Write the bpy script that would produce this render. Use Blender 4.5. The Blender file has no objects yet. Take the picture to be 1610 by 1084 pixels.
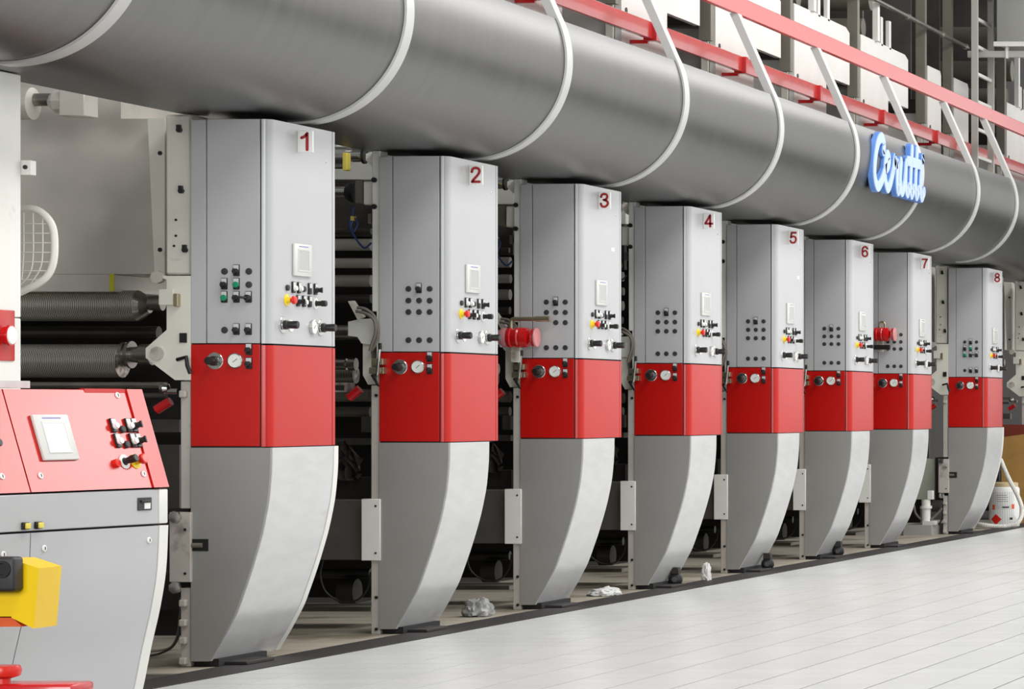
import bpy, bmesh, math, random
from mathutils import Vector, Matrix, noise
random.seed(7)
R = math.radians
scene = bpy.context.scene
COL = scene.collection

# ------------------------------------------------------------------ camera
F = 5000.0                       # focal length in photo pixels
VX, VY = 2616.0, 643.0           # where the press line vanishes
EYE = 1.30
cd = bpy.data.cameras.new('camera')
cam = bpy.data.objects.new('camera', cd)
COL.objects.link(cam)
cam.location = (0, 0, EYE)
cam.rotation_euler = (R(90), 0, 0)
cd.sensor_fit = 'HORIZONTAL'
cd.sensor_width = 36.0
cd.lens = F / 1610.0 * 36.0
cd.shift_x = -(VX - 805.0) / 1610.0
cd.shift_y = (VY - 542.0) / 1610.0
cd.clip_end = 200
scene.camera = cam

# ------------------------------------------------------------------ world, lights, exposure
w = bpy.data.worlds.new('hall_light')
scene.world = w
w.use_nodes = True
bg = w.node_tree.nodes['Background']
bg.inputs[0].default_value = (0.95, 0.97, 1.0, 1)
bg.inputs[1].default_value = 0.26

def area(name, loc, target, sx, sy, power, col=(1, 1, 1)):
    d = bpy.data.lights.new(name, 'AREA')
    d.shape = 'RECTANGLE'
    d.size, d.size_y = sx, sy
    d.energy = power
    d.color = col
    o = bpy.data.objects.new(name, d)
    COL.objects.link(o)
    o.location = loc
    o.rotation_euler = (Vector(target) - Vector(loc)).to_track_quat('-Z', 'Y').to_euler()
    return o
area('window_band_light', (5.5, 52, 5.9), (-7.0, 52, 5.9), 100, 10.0, 2900, (1.0, 0.99, 0.975))
area('ceiling_strip_light', (-2.6, 24, 7.6), (-2.6, 24, 0), 2.2, 36, 1750, (1.0, 0.99, 0.975))
area('end_fill_light', (-4.5, -2.5, 3.8), (-4.5, 20, 2.6), 9.0, 4.0, 1500, (0.97, 0.985, 1.0))  # unseen fill lamp added behind the camera to brighten faces turned towards it
area('high_bay_light', (3.9, 25.3, 6.6), (-2.0, 20, 1.5), 2.4, 2.4, 300, (1.0, 0.985, 0.96))
area('ceiling_strip_light', (-5.6, 26, 8.4), (-6.2, 26, 0), 1.0, 34, 420, (1.0, 0.98, 0.95))

vs = scene.view_settings
vs.view_transform = 'Standard'
vs.look = 'None'
vs.gamma = 1.0
vs.use_curve_mapping = False
vs.exposure = 0.0

# ------------------------------------------------------------------ materials
def lin(c):
    c = c / 255.0
    return c / 12.92 if c <= 0.04045 else ((c + 0.055) / 1.055) ** 2.4
def rgb(r, g, b):
    return (lin(r), lin(g), lin(b))

MATS = {}
def mat(name, col, rough=0.5, metal=0.0, var=0.0, scale=4.0, bump=0.0, stretch=(1, 1, 1), rvar=0.0, coat=0.0, emit=0.0, detail=4.0, spec=0.5, dirt=None, per_object=0.0):
    m = bpy.data.materials.new(name)
    m.use_nodes = True
    nt = m.node_tree
    b = nt.nodes['Principled BSDF']
    b.inputs['Base Color'].default_value = (*col, 1)
    b.inputs['Roughness'].default_value = rough
    b.inputs['Metallic'].default_value = metal
    b.inputs['Specular IOR Level'].default_value = spec
    b.inputs['Coat Weight'].default_value = coat
    b.inputs['Coat Roughness'].default_value = 0.08
    if emit > 0:
        b.inputs['Emission Color'].default_value = (*col, 1)
        b.inputs['Emission Strength'].default_value = emit
    if var > 0 or bump > 0 or rvar > 0 or dirt:
        tc = nt.nodes.new('ShaderNodeTexCoord')
        mp = nt.nodes.new('ShaderNodeMapping')
        mp.inputs['Scale'].default_value = stretch
        nt.links.new(tc.outputs['Object'], mp.inputs['Vector'])
        nz = nt.nodes.new('ShaderNodeTexNoise')
        nz.inputs['Scale'].default_value = scale
        nz.inputs['Detail'].default_value = detail
        nt.links.new(mp.outputs['Vector'], nz.inputs['Vector'])
        last = None
        if var > 0:
            rp = nt.nodes.new('ShaderNodeValToRGB')
            rp.color_ramp.elements[0].position = 0.3
            rp.color_ramp.elements[1].position = 0.7
            lo = 1 - var
            rp.color_ramp.elements[0].color = (col[0] * lo, col[1] * lo, col[2] * lo, 1)
            hi = 1 + var * 0.6
            rp.color_ramp.elements[1].color = (min(1, col[0] * hi), min(1, col[1] * hi), min(1, col[2] * hi), 1)
            nt.links.new(nz.outputs['Fac'], rp.inputs['Fac'])
            last = rp.outputs['Color']
        if dirt:
            n2 = nt.nodes.new('ShaderNodeTexNoise')
            n2.inputs['Scale'].default_value = dirt[1]
            n2.inputs['Detail'].default_value = 6
            nt.links.new(mp.outputs['Vector'], n2.inputs['Vector'])
            r2 = nt.nodes.new('ShaderNodeValToRGB')
            r2.color_ramp.elements[0].position = dirt[2]
            r2.color_ramp.elements[0].color = (0, 0, 0, 1)
            r2.color_ramp.elements[1].position = dirt[2] + 0.14
            nt.links.new(n2.outputs['Fac'], r2.inputs['Fac'])
            mx = nt.nodes.new('ShaderNodeMixRGB')
            mx.inputs['Color2'].default_value = (*dirt[0], 1)
            if last is not None:
                nt.links.new(last, mx.inputs['Color1'])
            else:
                mx.inputs['Color1'].default_value = (*col, 1)
            nt.links.new(r2.outputs['Color'], mx.inputs['Fac'])
            last = mx.outputs['Color']
        if last is not None:
            nt.links.new(last, b.inputs['Base Color'])
        if rvar > 0:
            mr = nt.nodes.new('ShaderNodeMapRange')
            mr.inputs['To Min'].default_value = max(0.02, rough - rvar)
            mr.inputs['To Max'].default_value = rough + rvar
            nt.links.new(nz.outputs['Fac'], mr.inputs['Value'])
            nt.links.new(mr.outputs['Result'], b.inputs['Roughness'])
        if bump > 0:
            bp = nt.nodes.new('ShaderNodeBump')
            bp.inputs['Strength'].default_value = bump
            bp.inputs['Distance'].default_value = 0.01
            nt.links.new(nz.outputs['Fac'], bp.inputs['Height'])
            nt.links.new(bp.outputs['Normal'], b.inputs['Normal'])
    if per_object > 0:
        oi = nt.nodes.new('ShaderNodeObjectInfo')
        mr = nt.nodes.new('ShaderNodeMapRange')
        mr.inputs['To Min'].default_value = 1 - per_object
        mr.inputs['To Max'].default_value = 1 + per_object * 0.5
        nt.links.new(oi.outputs['Random'], mr.inputs['Value'])
        mx = nt.nodes.new('ShaderNodeMixRGB')
        mx.blend_type = 'MULTIPLY'
        mx.inputs['Fac'].default_value = 1
        src = b.inputs['Base Color'].links
        if src:
            nt.links.new(src[0].from_socket, mx.inputs['Color1'])
        else:
            mx.inputs['Color1'].default_value = (*col, 1)
        nt.links.new(mr.outputs['Result'], mx.inputs['Color2'])
        nt.links.new(mx.outputs['Color'], b.inputs['Base Color'])
    MATS[name] = m
    return m

mat('silver_paint', rgb(184, 185, 186), 0.38, 0.0, 0.03, 3.0)
mat('silver_low', rgb(152, 150, 146), 0.36, 0.1, 0.05, 3.0)
mat('silver_front', rgb(180, 181, 182), 0.24, 0.0, 0.03, 3.0)
mat('brushed_front', rgb(200, 200, 200), 0.34, 0.15, 0.06, 5.0, stretch=(1, 1, 4), dirt=(rgb(165, 162, 160), 1.6, 0.62))
mat('red_paint', rgb(190, 16, 10), 0.30, 0.0, 0.05, 3.0)
mat('red_gloss', rgb(188, 24, 15), 0.26, 0.0, 0.04, 3.0)
mat('rail_red', rgb(200, 40, 34), 0.24, 0.0, 0.08, 6.0, spec=1.0, coat=0.6)
mat('steel_duct', rgb(117, 116, 115), 0.37, 0.92, 0.10, 3.0, stretch=(1, 5, 0.6), rvar=0.05)
mat('strap_grey', rgb(196, 196, 193), 0.4, 0.1, 0.04, 3.0)
mat('white_steel', rgb(222, 221, 216), 0.42, 0.0, 0.05, 3.0)
mat('white_machine', rgb(226, 226, 220), 0.45, 0.0, 0.06, 3.0, dirt=(rgb(150, 140, 120), 5.0, 0.66))
mat('cream_frame', rgb(220, 218, 206), 0.5, 0.0, 0.06, 3.0, dirt=(rgb(120, 110, 92), 7.0, 0.64))
mat('worn_frame', rgb(186, 180, 172), 0.5, 0.0, 0.08, 4.0, dirt=(rgb(96, 78, 76), 6.0, 0.60))
mat('hood_grey', rgb(206, 201, 192), 0.48, 0.25, 0.16, 2.2)
mat('dark_body', rgb(46, 42, 40), 0.6, 0.2, 0.35, 4.0)
mat('beam_grey', rgb(92, 88, 84), 0.55, 0.3, 0.2, 4.0)
mat('black_plastic', rgb(24, 23, 24), 0.42)
mat('plug_grey', rgb(46, 46, 48), 0.55)
mat('black_core', rgb(14, 14, 15), 0.7)
mat('chrome', rgb(205, 205, 202), 0.22, 0.95, 0.08, 12.0)
mat('shaft_steel', rgb(160, 156, 148), 0.30, 0.9, 0.2, 9.0)
mat('roller_dark', rgb(70, 66, 60), 0.38, 0.75, 0.3, 5.0)
mat('roller_grey', rgb(212, 207, 199), 0.45, 0.15, 0.1, 5.0)
mat('white_plastic', rgb(226, 226, 222), 0.4)
mat('tag_white', rgb(205, 205, 204), 0.4)
mat('bezel', rgb(206, 206, 202), 0.4)
mat('display', rgb(176, 176, 174), 0.25)
mat('display_light', rgb(232, 236, 230), 0.2)
mat('bezel_print', rgb(150, 146, 186), 0.5)
mat('green_button', rgb(18, 140, 100), 0.3)
mat('yellow', rgb(236, 206, 20), 0.35, coat=0.3)
mat('yellow_box', rgb(246, 204, 0), 0.35, var=0.05, scale=5)
mat('pale_yellow', rgb(226, 208, 90), 0.4)
mat('button_red', rgb(214, 38, 24), 0.3)
mat('digit_red', rgb(150, 16, 28), 0.5)
mat('dial_white', rgb(236, 236, 230), 0.35)
mat('brass', rgb(176, 168, 140), 0.32, 0.85)
mat('valve_red', rgb(200, 20, 26), 0.25, coat=0.4)
mat('valve_pink', rgb(214, 140, 140), 0.3)
mat('blue_hose', rgb(40, 70, 130), 0.4)
mat('black_hose', rgb(30, 28, 26), 0.5)
mat('grey_hose', rgb(110, 104, 96), 0.45)
mat('white_hose', rgb(214, 212, 204), 0.5, var=0.1, scale=40)
mat('sign_blue', rgb(92, 140, 214), 0.4)
mat('sign_white', rgb(176, 196, 238), 0.45)
mat('cardboard', rgb(166, 126, 66), 0.75, var=0.1, scale=6)
mat('lid_tan', rgb(198, 178, 140), 0.5)
mat('olive_pale', rgb(172, 176, 160), 0.5, 0.0, 0.06, 3)
mat('rag_grey', rgb(150, 150, 150), 0.3, var=0.25, scale=14)
mat('rag_white', rgb(206, 206, 204), 0.7, var=0.1, scale=20)
mat('foil', rgb(130, 122, 114), 0.35, 0.5, 0.4, 14)
mat('wood_red', rgb(122, 44, 26), 0.6)
mat('tile', rgb(216, 218, 216), 0.30, 0.0, 0.05, 1.6, dirt=(rgb(192, 190, 184), 0.9, 0.60), per_object=0.035)
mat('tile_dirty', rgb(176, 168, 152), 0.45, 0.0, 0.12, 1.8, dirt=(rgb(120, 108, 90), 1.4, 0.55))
mat('grout', rgb(58, 54, 50), 0.9)
mat('floor_strip', rgb(48, 44, 44), 0.6, 0.1, 0.25, 5)
mat('hall_wall', rgb(120, 118, 114), 0.8, 0, 0.08, 1.0)
mat('guard_white', rgb(222, 220, 212), 0.4)
mat('blue_black', rgb(30, 32, 48), 0.5)
mat('ladder_grey', rgb(176, 174, 168), 0.45, 0.1)
mat('olive_metal', rgb(122, 118, 106), 0.5, 0.2, 0.1, 4)
mat('box_grey', rgb(160, 160, 156), 0.5, 0.1, 0.06, 3)
mat('lime_tape', rgb(190, 190, 40), 0.5)
mat('paint_black', rgb(12, 12, 12), 0.5)
mat('orange_mark', rgb(220, 90, 30), 0.5)

# engraved printing cylinder: fine grid over dark metal
def engraved():
    m = mat('engraved_cylinder', rgb(96, 90, 82), 0.28, 0.6)
    nt = m.node_tree
    b = nt.nodes['Principled BSDF']
    tc = nt.nodes.new('ShaderNodeTexCoord')
    wv = nt.nodes.new('ShaderNodeTexWave')
    wv.bands_direction = 'X'
    wv.inputs['Scale'].default_value = 34
    wv.inputs['Distortion'].default_value = 2.5
    wv.inputs['Detail'].default_value = 3
    nt.links.new(tc.outputs['Object'], wv.inputs['Vector'])
    rp = nt.nodes.new('ShaderNodeValToRGB')
    rp.color_ramp.elements[0].color = (*rgb(92, 87, 80), 1)
    rp.color_ramp.elements[1].color = (*rgb(232, 226, 214), 1)
    nt.links.new(wv.outputs['Fac'], rp.inputs['Fac'])
    nt.links.new(rp.outputs['Color'], b.inputs['Base Color'])
engraved()

# ------------------------------------------------------------------ mesh helpers
def new():
    return bmesh.new()

def box(bm, x0, x1, y0, y1, z0, z1, bev=0.0, seg=2):
    g = bmesh.ops.create_cube(bm, size=1.0)
    vsx = g['verts']
    for v in vsx:
        v.co = Vector(((x0 + x1) / 2 + v.co.x * (x1 - x0), (y0 + y1) / 2 + v.co.y * (y1 - y0), (z0 + z1) / 2 + v.co.z * (z1 - z0)))
    if bev > 0:
        es = list({e for v in vsx for e in v.link_edges})
        bmesh.ops.bevel(bm, geom=es, offset=bev, segments=seg, affect='EDGES', profile=0.5)
    return bm

def prism(bm, pts, axis, a, b):
    def mk(p, t):
        if axis == 'Y': return (p[0], t, p[1])
        if axis == 'Z': return (p[0], p[1], t)
        return (t, p[0], p[1])
    A = [bm.verts.new(mk(p, a)) for p in pts]
    B = [bm.verts.new(mk(p, b)) for p in pts]
    n = len(pts)
    bm.faces.new(A)
    bm.faces.new(B[::-1])
    for i in range(n):
        j = (i + 1) % n
        bm.faces.new((A[i], B[i], B[j], A[j]))
    return bm

def frame_of(d):
    d = d.normalized()
    u = Vector((0, 0, 1)) if abs(d.z) < 0.9 else Vector((1, 0, 0))
    s = d.cross(u).normalized()
    return s, s.cross(d).normalized()

def cyl(bm, p0, p1, r0, r1=None, seg=24, cap=True):
    p0, p1 = Vector(p0), Vector(p1)
    if r1 is None: r1 = r0
    s, u = frame_of(p1 - p0)
    A, B = [], []
    for i in range(seg):
        a = 2 * math.pi * i / seg
        o = s * math.cos(a) + u * math.sin(a)
        A.append(bm.verts.new(p0 + o * r0))
        B.append(bm.verts.new(p1 + o * r1))
    for i in range(seg):
        j = (i + 1) % seg
        bm.faces.new((A[i], A[j], B[j], B[i]))
    if cap:
        bm.faces.new(A[::-1])
        bm.faces.new(B)
    return bm

def lathe(bm, prof, seg=24, axis='Z', org=(0, 0, 0)):
    """prof: list of (radius, height) along axis, ends closed when radius is 0"""
    rings = []
    o = Vector(org)
    for r, h in prof:
        ring = []
        k = 1 if r < 1e-6 else seg
        for i in range(k):
            a = 2 * math.pi * i / seg
            c, s = r * math.cos(a), r * math.sin(a)
            if axis == 'Z': p = Vector((c, s, h))
            elif axis == 'X': p = Vector((h, c, s))
            else: p = Vector((c, h, s))
            ring.append(bm.verts.new(o + p))
        rings.append(ring)
    for A, B in zip(rings, rings[1:]):
        for i in range(seg):
            j = (i + 1) % seg
            if len(A) == 1 and len(B) == 1: continue
            if len(A) == 1: bm.faces.new((A[0], B[i], B[j]))
            elif len(B) == 1: bm.faces.new((A[i], A[j], B[0]))
            else: bm.faces.new((A[i], A[j], B[j], B[i]))
    if len(rings[0]) > 1: bm.faces.new(rings[0])
    if len(rings[-1]) > 1: bm.faces.new(rings[-1])
    return bm

def spline(pts, n=8):
    P = [Vector(p) for p in pts]
    P = [P[0] * 2 - P[1]] + P + [P[-1] * 2 - P[-2]]
    out = []
    for i in range(1, len(P) - 2):
        for k in range(n):
            t = k / n
            a, b, c, d = P[i - 1], P[i], P[i + 1], P[i + 2]
            out.append(0.5 * ((2 * b) + (c - a) * t + (2 * a - 5 * b + 4 * c - d) * t * t + (3 * b - a - 3 * c + d) * t ** 3))
    out.append(P[-2])
    return out

def tube(bm, pts, r, seg=8):
    pts = [Vector(p) for p in pts]
    rings = []
    s, u = frame_of(pts[1] - pts[0])
    for i, p in enumerate(pts):
        d = (pts[min(i + 1, len(pts) - 1)] - pts[max(i - 1, 0)]).normalized()
        s = (s - d * s.dot(d)).normalized()
        u = s.cross(d)
        rr = r(i) if callable(r) else r
        rings.append([bm.verts.new(p + (s * math.cos(2 * math.pi * k / seg) + u * math.sin(2 * math.pi * k / seg)) * rr) for k in range(seg)])
    for A, B in zip(rings, rings[1:]):
        for k in range(seg):
            j = (k + 1) % seg
            bm.faces.new((A[k], A[j], B[j], B[k]))
    bm.faces.new(rings[0][::-1])
    bm.faces.new(rings[-1])
    return bm

def bar(bm, p0, p1, wx, wy):
    """straight bar of rectangular section leaning in the XZ plane"""
    p0, p1 = Vector(p0), Vector(p1)
    vsx = []
    for p in (p0, p1):
        for dx, dy in ((-1, -1), (1, -1), (1, 1), (-1, 1)):
            vsx.append(bm.verts.new(p + Vector((dx * wx / 2, dy * wy / 2, 0))))
    a, b = vsx[:4], vsx[4:]
    bm.faces.new(a[::-1]); bm.faces.new(b)
    for i in range(4):
        j = (i + 1) % 4
        bm.faces.new((a[i], a[j], b[j], b[i]))
    return bm

def fin(bm, name, material, smooth=40):
    bmesh.ops.recalc_face_normals(bm, faces=bm.faces[:])
    me = bpy.data.meshes.new(name)
    bm.to_mesh(me)
    bm.free()
    if smooth:
        me.polygons.foreach_set('use_smooth', [True] * len(me.polygons))
        me.set_sharp_from_angle(angle=R(smooth))
    me.materials.append(MATS[material])
    return me

def ob(name, me, parent=None, loc=(0, 0, 0), rot=(0, 0, 0)):
    o = bpy.data.objects.new(name, me)
    COL.objects.link(o)
    o.location = loc
    o.rotation_euler = rot
    if parent is not None: o.parent = parent
    return o

def P(name, bm, material, parent=None, label=None, smooth=40, loc=(0, 0, 0), rot=(0, 0, 0)):
    o = ob(name, fin(bm, name, material, smooth), parent, loc, rot)
    if label: o['label'] = label
    return o

def tag(o, label, cat, group=None, kind=None):
    o['label'] = label
    o['category'] = cat
    if group: o['group'] = group
    if kind: o['kind'] = kind
    return o

def thing(name, label, cat, loc, group=None, rot=(0, 0, 0)):
    o = ob(name, None, None, loc, rot)
    return tag(o, label, cat, group)

def structure(o, label=None):
    o['kind'] = 'structure'
    if label: o['label'] = label
    return o

def copy_tree(o, parent=None):
    c = o.copy()
    COL.objects.link(c)
    c.parent = parent
    for ch in list(o.children):
        copy_tree(ch, c)
    return c

OUT_Y = (R(90), 0, 0)            # local +Z points to -Y (towards the camera end)
OUT_X = (R(90), 0, R(90))        # local +Z points to +X (towards the aisle)

def at(px, py, y):
    """world point that lies behind photo pixel (px, py) at depth y"""
    return Vector(((px - VX) * y / F, y, EYE + (VY - py) * y / F))

# ------------------------------------------------------------------ stations along the press
NUM = ['one','two','three','four','five','six','seven','eight']
Y1, STEP = 15.97, 2.274
YS = [15.97, 18.31, 20.57, 22.85, 25.10, 27.38, 29.62, 32.88]
XB = -7.20                       # reference line of the columns

# ------------------------------------------------------------------ setting
bm = new()
box(bm, -17, 9, -3, 110, -0.30, -0.006)
floor = structure(P('floor', bm, 'grout', smooth=0), 'pale tiled factory floor with thin dark joints')

TS = 0.30
X_T0 = -7.006
bm = new()
g = 0.0048
box(bm, g, TS - g, g, TS - g, -0.02, 0.0)
tile_me = fin(bm, 'tile', 'tile', 0)
cand, rest = [], []
def vis(x, y):
    cx, cy = x + .15, y + .15
    px, py = VX + F * cx / cy, VY + F * EYE / cy
    return -20 < px < 1630 and py < 1100
ny0 = 12.0
for i in range(-6, 44):
    for j in range(0, 96):
        x, y = X_T0 + TS * i, ny0 + TS * j
        if -1 <= i <= -1: continue
        if i < -1: x += 0.05
        if i < 0 and (y < 15.4 or y > 37): continue
        if i > 24 and y > 30: continue
        (cand if (i >= 0 and vis(x, y)) else rest).append((x, y))
cand.sort(key=lambda p: p[1] - 0.2 * p[0])
for x, y in cand[:300]:
    ob('tile', tile_me, floor, (x, y, 0))
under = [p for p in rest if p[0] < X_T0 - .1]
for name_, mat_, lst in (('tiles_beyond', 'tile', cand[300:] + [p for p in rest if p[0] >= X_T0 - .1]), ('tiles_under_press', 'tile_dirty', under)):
    bm = new()
    for x, y in lst:
        vv = [bm.verts.new(c) for c in ((x + g, y + g, 0), (x + TS - g, y + g, 0), (x + TS - g, y + TS - g, 0), (x + g, y + TS - g, 0))]
        lo = [bm.verts.new((v.co.x, v.co.y, -0.02)) for v in vv]
        bm.faces.new(vv)
        for k in range(4):
            m_ = (k + 1) % 4
            bm.faces.new((vv[k], lo[k], lo[m_], vv[m_]))
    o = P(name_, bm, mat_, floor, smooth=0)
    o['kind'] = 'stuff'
bm = new()
box(bm, -7.262, -7.008, 11, 39, -0.02, 0.004)
P('trench_cover', bm, 'floor_strip', floor, 'dark metal strip along the foot of the press', smooth=0)

bm = new(); box(bm, -14.2, -14.0, -3, 110, -0.006, 12)
structure(P('wall_left', bm, 'hall_wall', smooth=0))
bm = new(); box(bm, -14.0, 9, 109.8, 110, -0.006, 12)
structure(P('wall_back', bm, 'hall_wall', smooth=0))

# ------------------------------------------------------------------ small control parts (shared meshes)
def sm(name, fn, material, smooth=40):
    b = new(); fn(b); return fin(b, name, material, smooth)
ME = {}
ME['plug'] = sm('blank_plug', lambda b: lathe(b, [(.0165, 0), (.0165, .004), (.013, .0075), (0, .008)], 20), 'plug_grey')
ME['small_plug'] = sm('push_button', lambda b: lathe(b, [(.015, 0), (.015, .010), (.012, .013), (0, .0135)], 20), 'plug_grey')
ME['tag'] = sm('label_plate', lambda b: box(b, -.0155, .0155, -.024, .034, 0, .010, .002, 1), 'black_plastic')
ME['tagface'] = sm('label_card', lambda b: box(b, -.013, .013, .008, .031, .010, .0115), 'tag_white', 0)
def knobfn(b):
    lathe(b, [(.0145, .010), (.0145, .016), (.0115, .018), (.0115, .034), (0, .035)], 20)
    box(b, -.004, .004, -.014, .014, .034, .042, .001, 1)
ME['knob'] = sm('selector_knob', knobfn, 'black_plastic')
ME['whitecap'] = sm('push_button', lambda b: lathe(b, [(.0145, .010), (.0145, .016), (.012, .018), (.012, .024), (0, .025)], 20), 'white_plastic')
ME['green'] = sm('push_button', lambda b: lathe(b, [(.0155, .008), (.0155, .017), (.0125, .02), (0, .0205)], 20), 'green_button')
ME['lever'] = sm('selector_lever', lambda b: (lathe(b, [(.0155, .010), (.0155, .03), (0, .032)], 20), tube(b, [(.0, 0, .025), (-.02, .002, .045), (-.05, .003, .05)], .006)), 'black_plastic')
ME['ringplate'] = sm('mounting_ring', lambda b: lathe(b, [(.043, 0), (.043, .004), (.040, .007), (.024, .007), (.022, .014), (0, .014)], 32), 'chrome')
ME['regknob'] = sm('regulator_knob', lambda b: lathe(b, [(.024, .010), (.024, .026), (.019, .030), (.020, .075), (.018, .080), (0, .081)], 24), 'black_plastic')
ME['gaugebody'] = sm('pressure_gauge', lambda b: lathe(b, [(.038, 0), (.038, .016), (.034, .018), (.034, .014), (0, .014)], 32), 'chrome')
ME['gaugeface'] = sm('dial', lambda b: lathe(b, [(.0335, .0142), (.0335, .0152), (0, .0152)], 32), 'dial_white')
def needle(b):
    box(b, -.012, .016, -.0012, .0012, .0155, .0165)
ME['needle'] = sm('needle', needle, 'black_plastic', 0)
ME['estop_ring'] = sm('emergency_collar', lambda b: lathe(b, [(.031, 0), (.031, .003), (.016, .006), (.015, .022), (0, .022)], 28), 'yellow')
ME['estop'] = sm('emergency_button', lambda b: lathe(b, [(.010, .020), (.010, .028), (.021, .032), (.021, .044), (.017, .048), (0, .049)], 28), 'button_red')
ME['bezel'] = sm('touch_panel', lambda b: box(b, -.105, .105, -.083, .083, 0, .014, .005, 2), 'bezel')
ME['glass'] = sm('display', lambda b: box(b, -.062, .062, -.052, .050, .014, .0152), 'display', 0)
ME['glass_light'] = sm('display', lambda b: box(b, -.062, .062, -.052, .050, .014, .0152), 'display_light', 0)
ME['glassrim'] = sm('display_rim', lambda b: (box(b, -.067, .067, -.058, -.052, .012, .017), box(b, -.067, .067, .050, .056, .012, .017), box(b, -.067, -.062, -.052, .05, .012, .017), box(b, .062, .067, -.052, .05, .012, .017)), 'bezel', 0)
ME['print'] = sm('panel_print', lambda b: box(b, -.055, .055, .066, .072, .014, .0146), 'bezel_print', 0)
ME['screw'] = sm('screw', lambda b: lathe(b, [(.007, 0), (.007, .002), (.004, .004), (0, .0042)], 12), 'chrome')
ME['lock'] = sm('lock', lambda b: (lathe(b, [(.013, 0), (.013, .003), (.011, .005), (0, .005)], 18)), 'white_plastic')
ME['lockslot'] = sm('lock_slot', lambda b: box(b, -.002, .002, -.006, .006, .005, .0062), 'paint_black', 0)
ME['ledge_knob'] = sm('rotary_knob', lambda b: lathe(b, [(.026, 0), (.026, .003), (.013, .005), (.013, .03), (.016, .032), (.016, .055), (.013, .058), (0, .0585)], 24), 'black_plastic')
ME['whitedisc'] = sm('white_disc', lambda b: lathe(b, [(.030, 0), (.030, .004), (0, .005)], 28), 'white_plastic')

def switch(parent, loc, rot, top):
    s = ob('label_switch', ME['tag'], parent, loc, rot)
    ob('label_card', ME['tagface'], s)
    if top: ob({'knob': 'selector_knob', 'green': 'push_button', 'lever': 'selector_lever', 'whitecap': 'push_button'}[top], ME[top], s)
    return s
def screen(parent, loc, rot, light=False):
    s = ob('touch_panel', ME['bezel'], parent, loc, rot)
    ob('display', ME['glass_light' if light else 'glass'], s)
    ob('display_rim', ME['glassrim'], s)
    ob('panel_print', ME['print'], s)
    return s
def gauge(parent, loc, rot):
    s = ob('pressure_gauge', ME['gaugebody'], parent, loc, rot)
    ob('dial', ME['gaugeface'], s)
    ob('needle', ME['needle'], s, (0, 0, 0), (0, 0, R(40)))
    return s
def regulator(parent, loc, rot):
    s = ob('pressure_regulator', ME['ringplate'], parent, loc, rot)
    ob('regulator_knob', ME['regknob'], s)
    return s
def estop(parent, loc, rot):
    s = ob('emergency_stop', ME['estop_ring'], parent, loc, rot)
    ob('emergency_button', ME['estop'], s)
    return s

def ribbon(bm, pts, wd, x0, x1, axis='X'):
    pts = [Vector(p) for p in pts]
    L_, R_ = [], []
    n = len(pts)
    for i, p in enumerate(pts):
        d = (pts[min(i + 1, n - 1)] - pts[max(i - 1, 0)]).normalized()
        nn = Vector((-d.y, d.x))
        L_.append(p + nn * wd); R_.append(p - nn * wd)
    for i in range(n - 1):
        q = [L_[i], R_[i], R_[i + 1], L_[i + 1]]
        prism(bm, [(v.x, v.y) for v in q], axis, x0, x1)
    for p in pts:
        prism(bm, [(p.x + wd * math.cos(2 * math.pi * k / 12), p.y + wd * math.sin(2 * math.pi * k / 12)) for k in range(12)], axis, x0, x1 - .0003)

DIG = {
 1: [[(.12, .70), (.28, .77), (.40, .90)], [(.42, .05), (.42, .93)]],
 2: [[(.06, .70), (.12, .88), (.30, .94), (.50, .86), (.52, .68), (.40, .47), (.17, .22), (.08, .08)], [(.08, .08), (.54, .08)]],
 3: [[(.07, .74), (.14, .89), (.30, .94), (.48, .86), (.48, .66), (.36, .54), (.26, .53)], [(.30, .53), (.50, .42), (.54, .25), (.43, .10), (.28, .05), (.12, .10), (.06, .26)]],
 4: [[(.42, .06), (.42, .92)], [(.40, .90), (.06, .32)], [(.05, .28), (.58, .28)]],
 5: [[(.52, .90), (.17, .90)], [(.16, .90), (.10, .50)], [(.10, .50), (.28, .59), (.46, .53), (.53, .33), (.45, .12), (.28, .05), (.12, .10), (.06, .22)]],
 6: [[(.52, .76), (.43, .90), (.28, .94), (.11, .80), (.06, .46), (.10, .17), (.28, .05), (.47, .12), (.53, .32), (.43, .53), (.28, .57), (.10, .45)]],
 7: [[(.06, .90), (.54, .90)], [(.53, .90), (.40, .65), (.29, .35), (.24, .06)]],
 8: [[(.29, .53), (.12, .62), (.10, .80), (.29, .94), (.48, .80), (.46, .62), (.29, .53)], [(.29, .53), (.09, .42), (.06, .20), (.29, .05), (.52, .20), (.49, .42), (.29, .53)]],
}
def digit_mesh(d):
    b = new()
    for st_ in DIG[d]:
        pp = [(p.x, p.y) for p in spline([(u * .094, v * .094, 0) for u, v in st_], 5)] if len(st_) > 2 else [(u * .094, v * .094) for u, v in st_]
        ribbon(b, pp, .0075, 0, .0018, 'Z')
    return fin(b, 'digit', 'digit_red', 0)

# ------------------------------------------------------------------ control columns
XL, XS, X0 = -7.397 - XB, -7.043 - XB, -6.996 - XB     # local x of back edge, corner line, front plane
ZT, ZM, ZR = 2.756, 1.626, 1.108                       # top, grey/red joint, red/lower joint
WF = 0.80                                              # width of the front along the press

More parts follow.
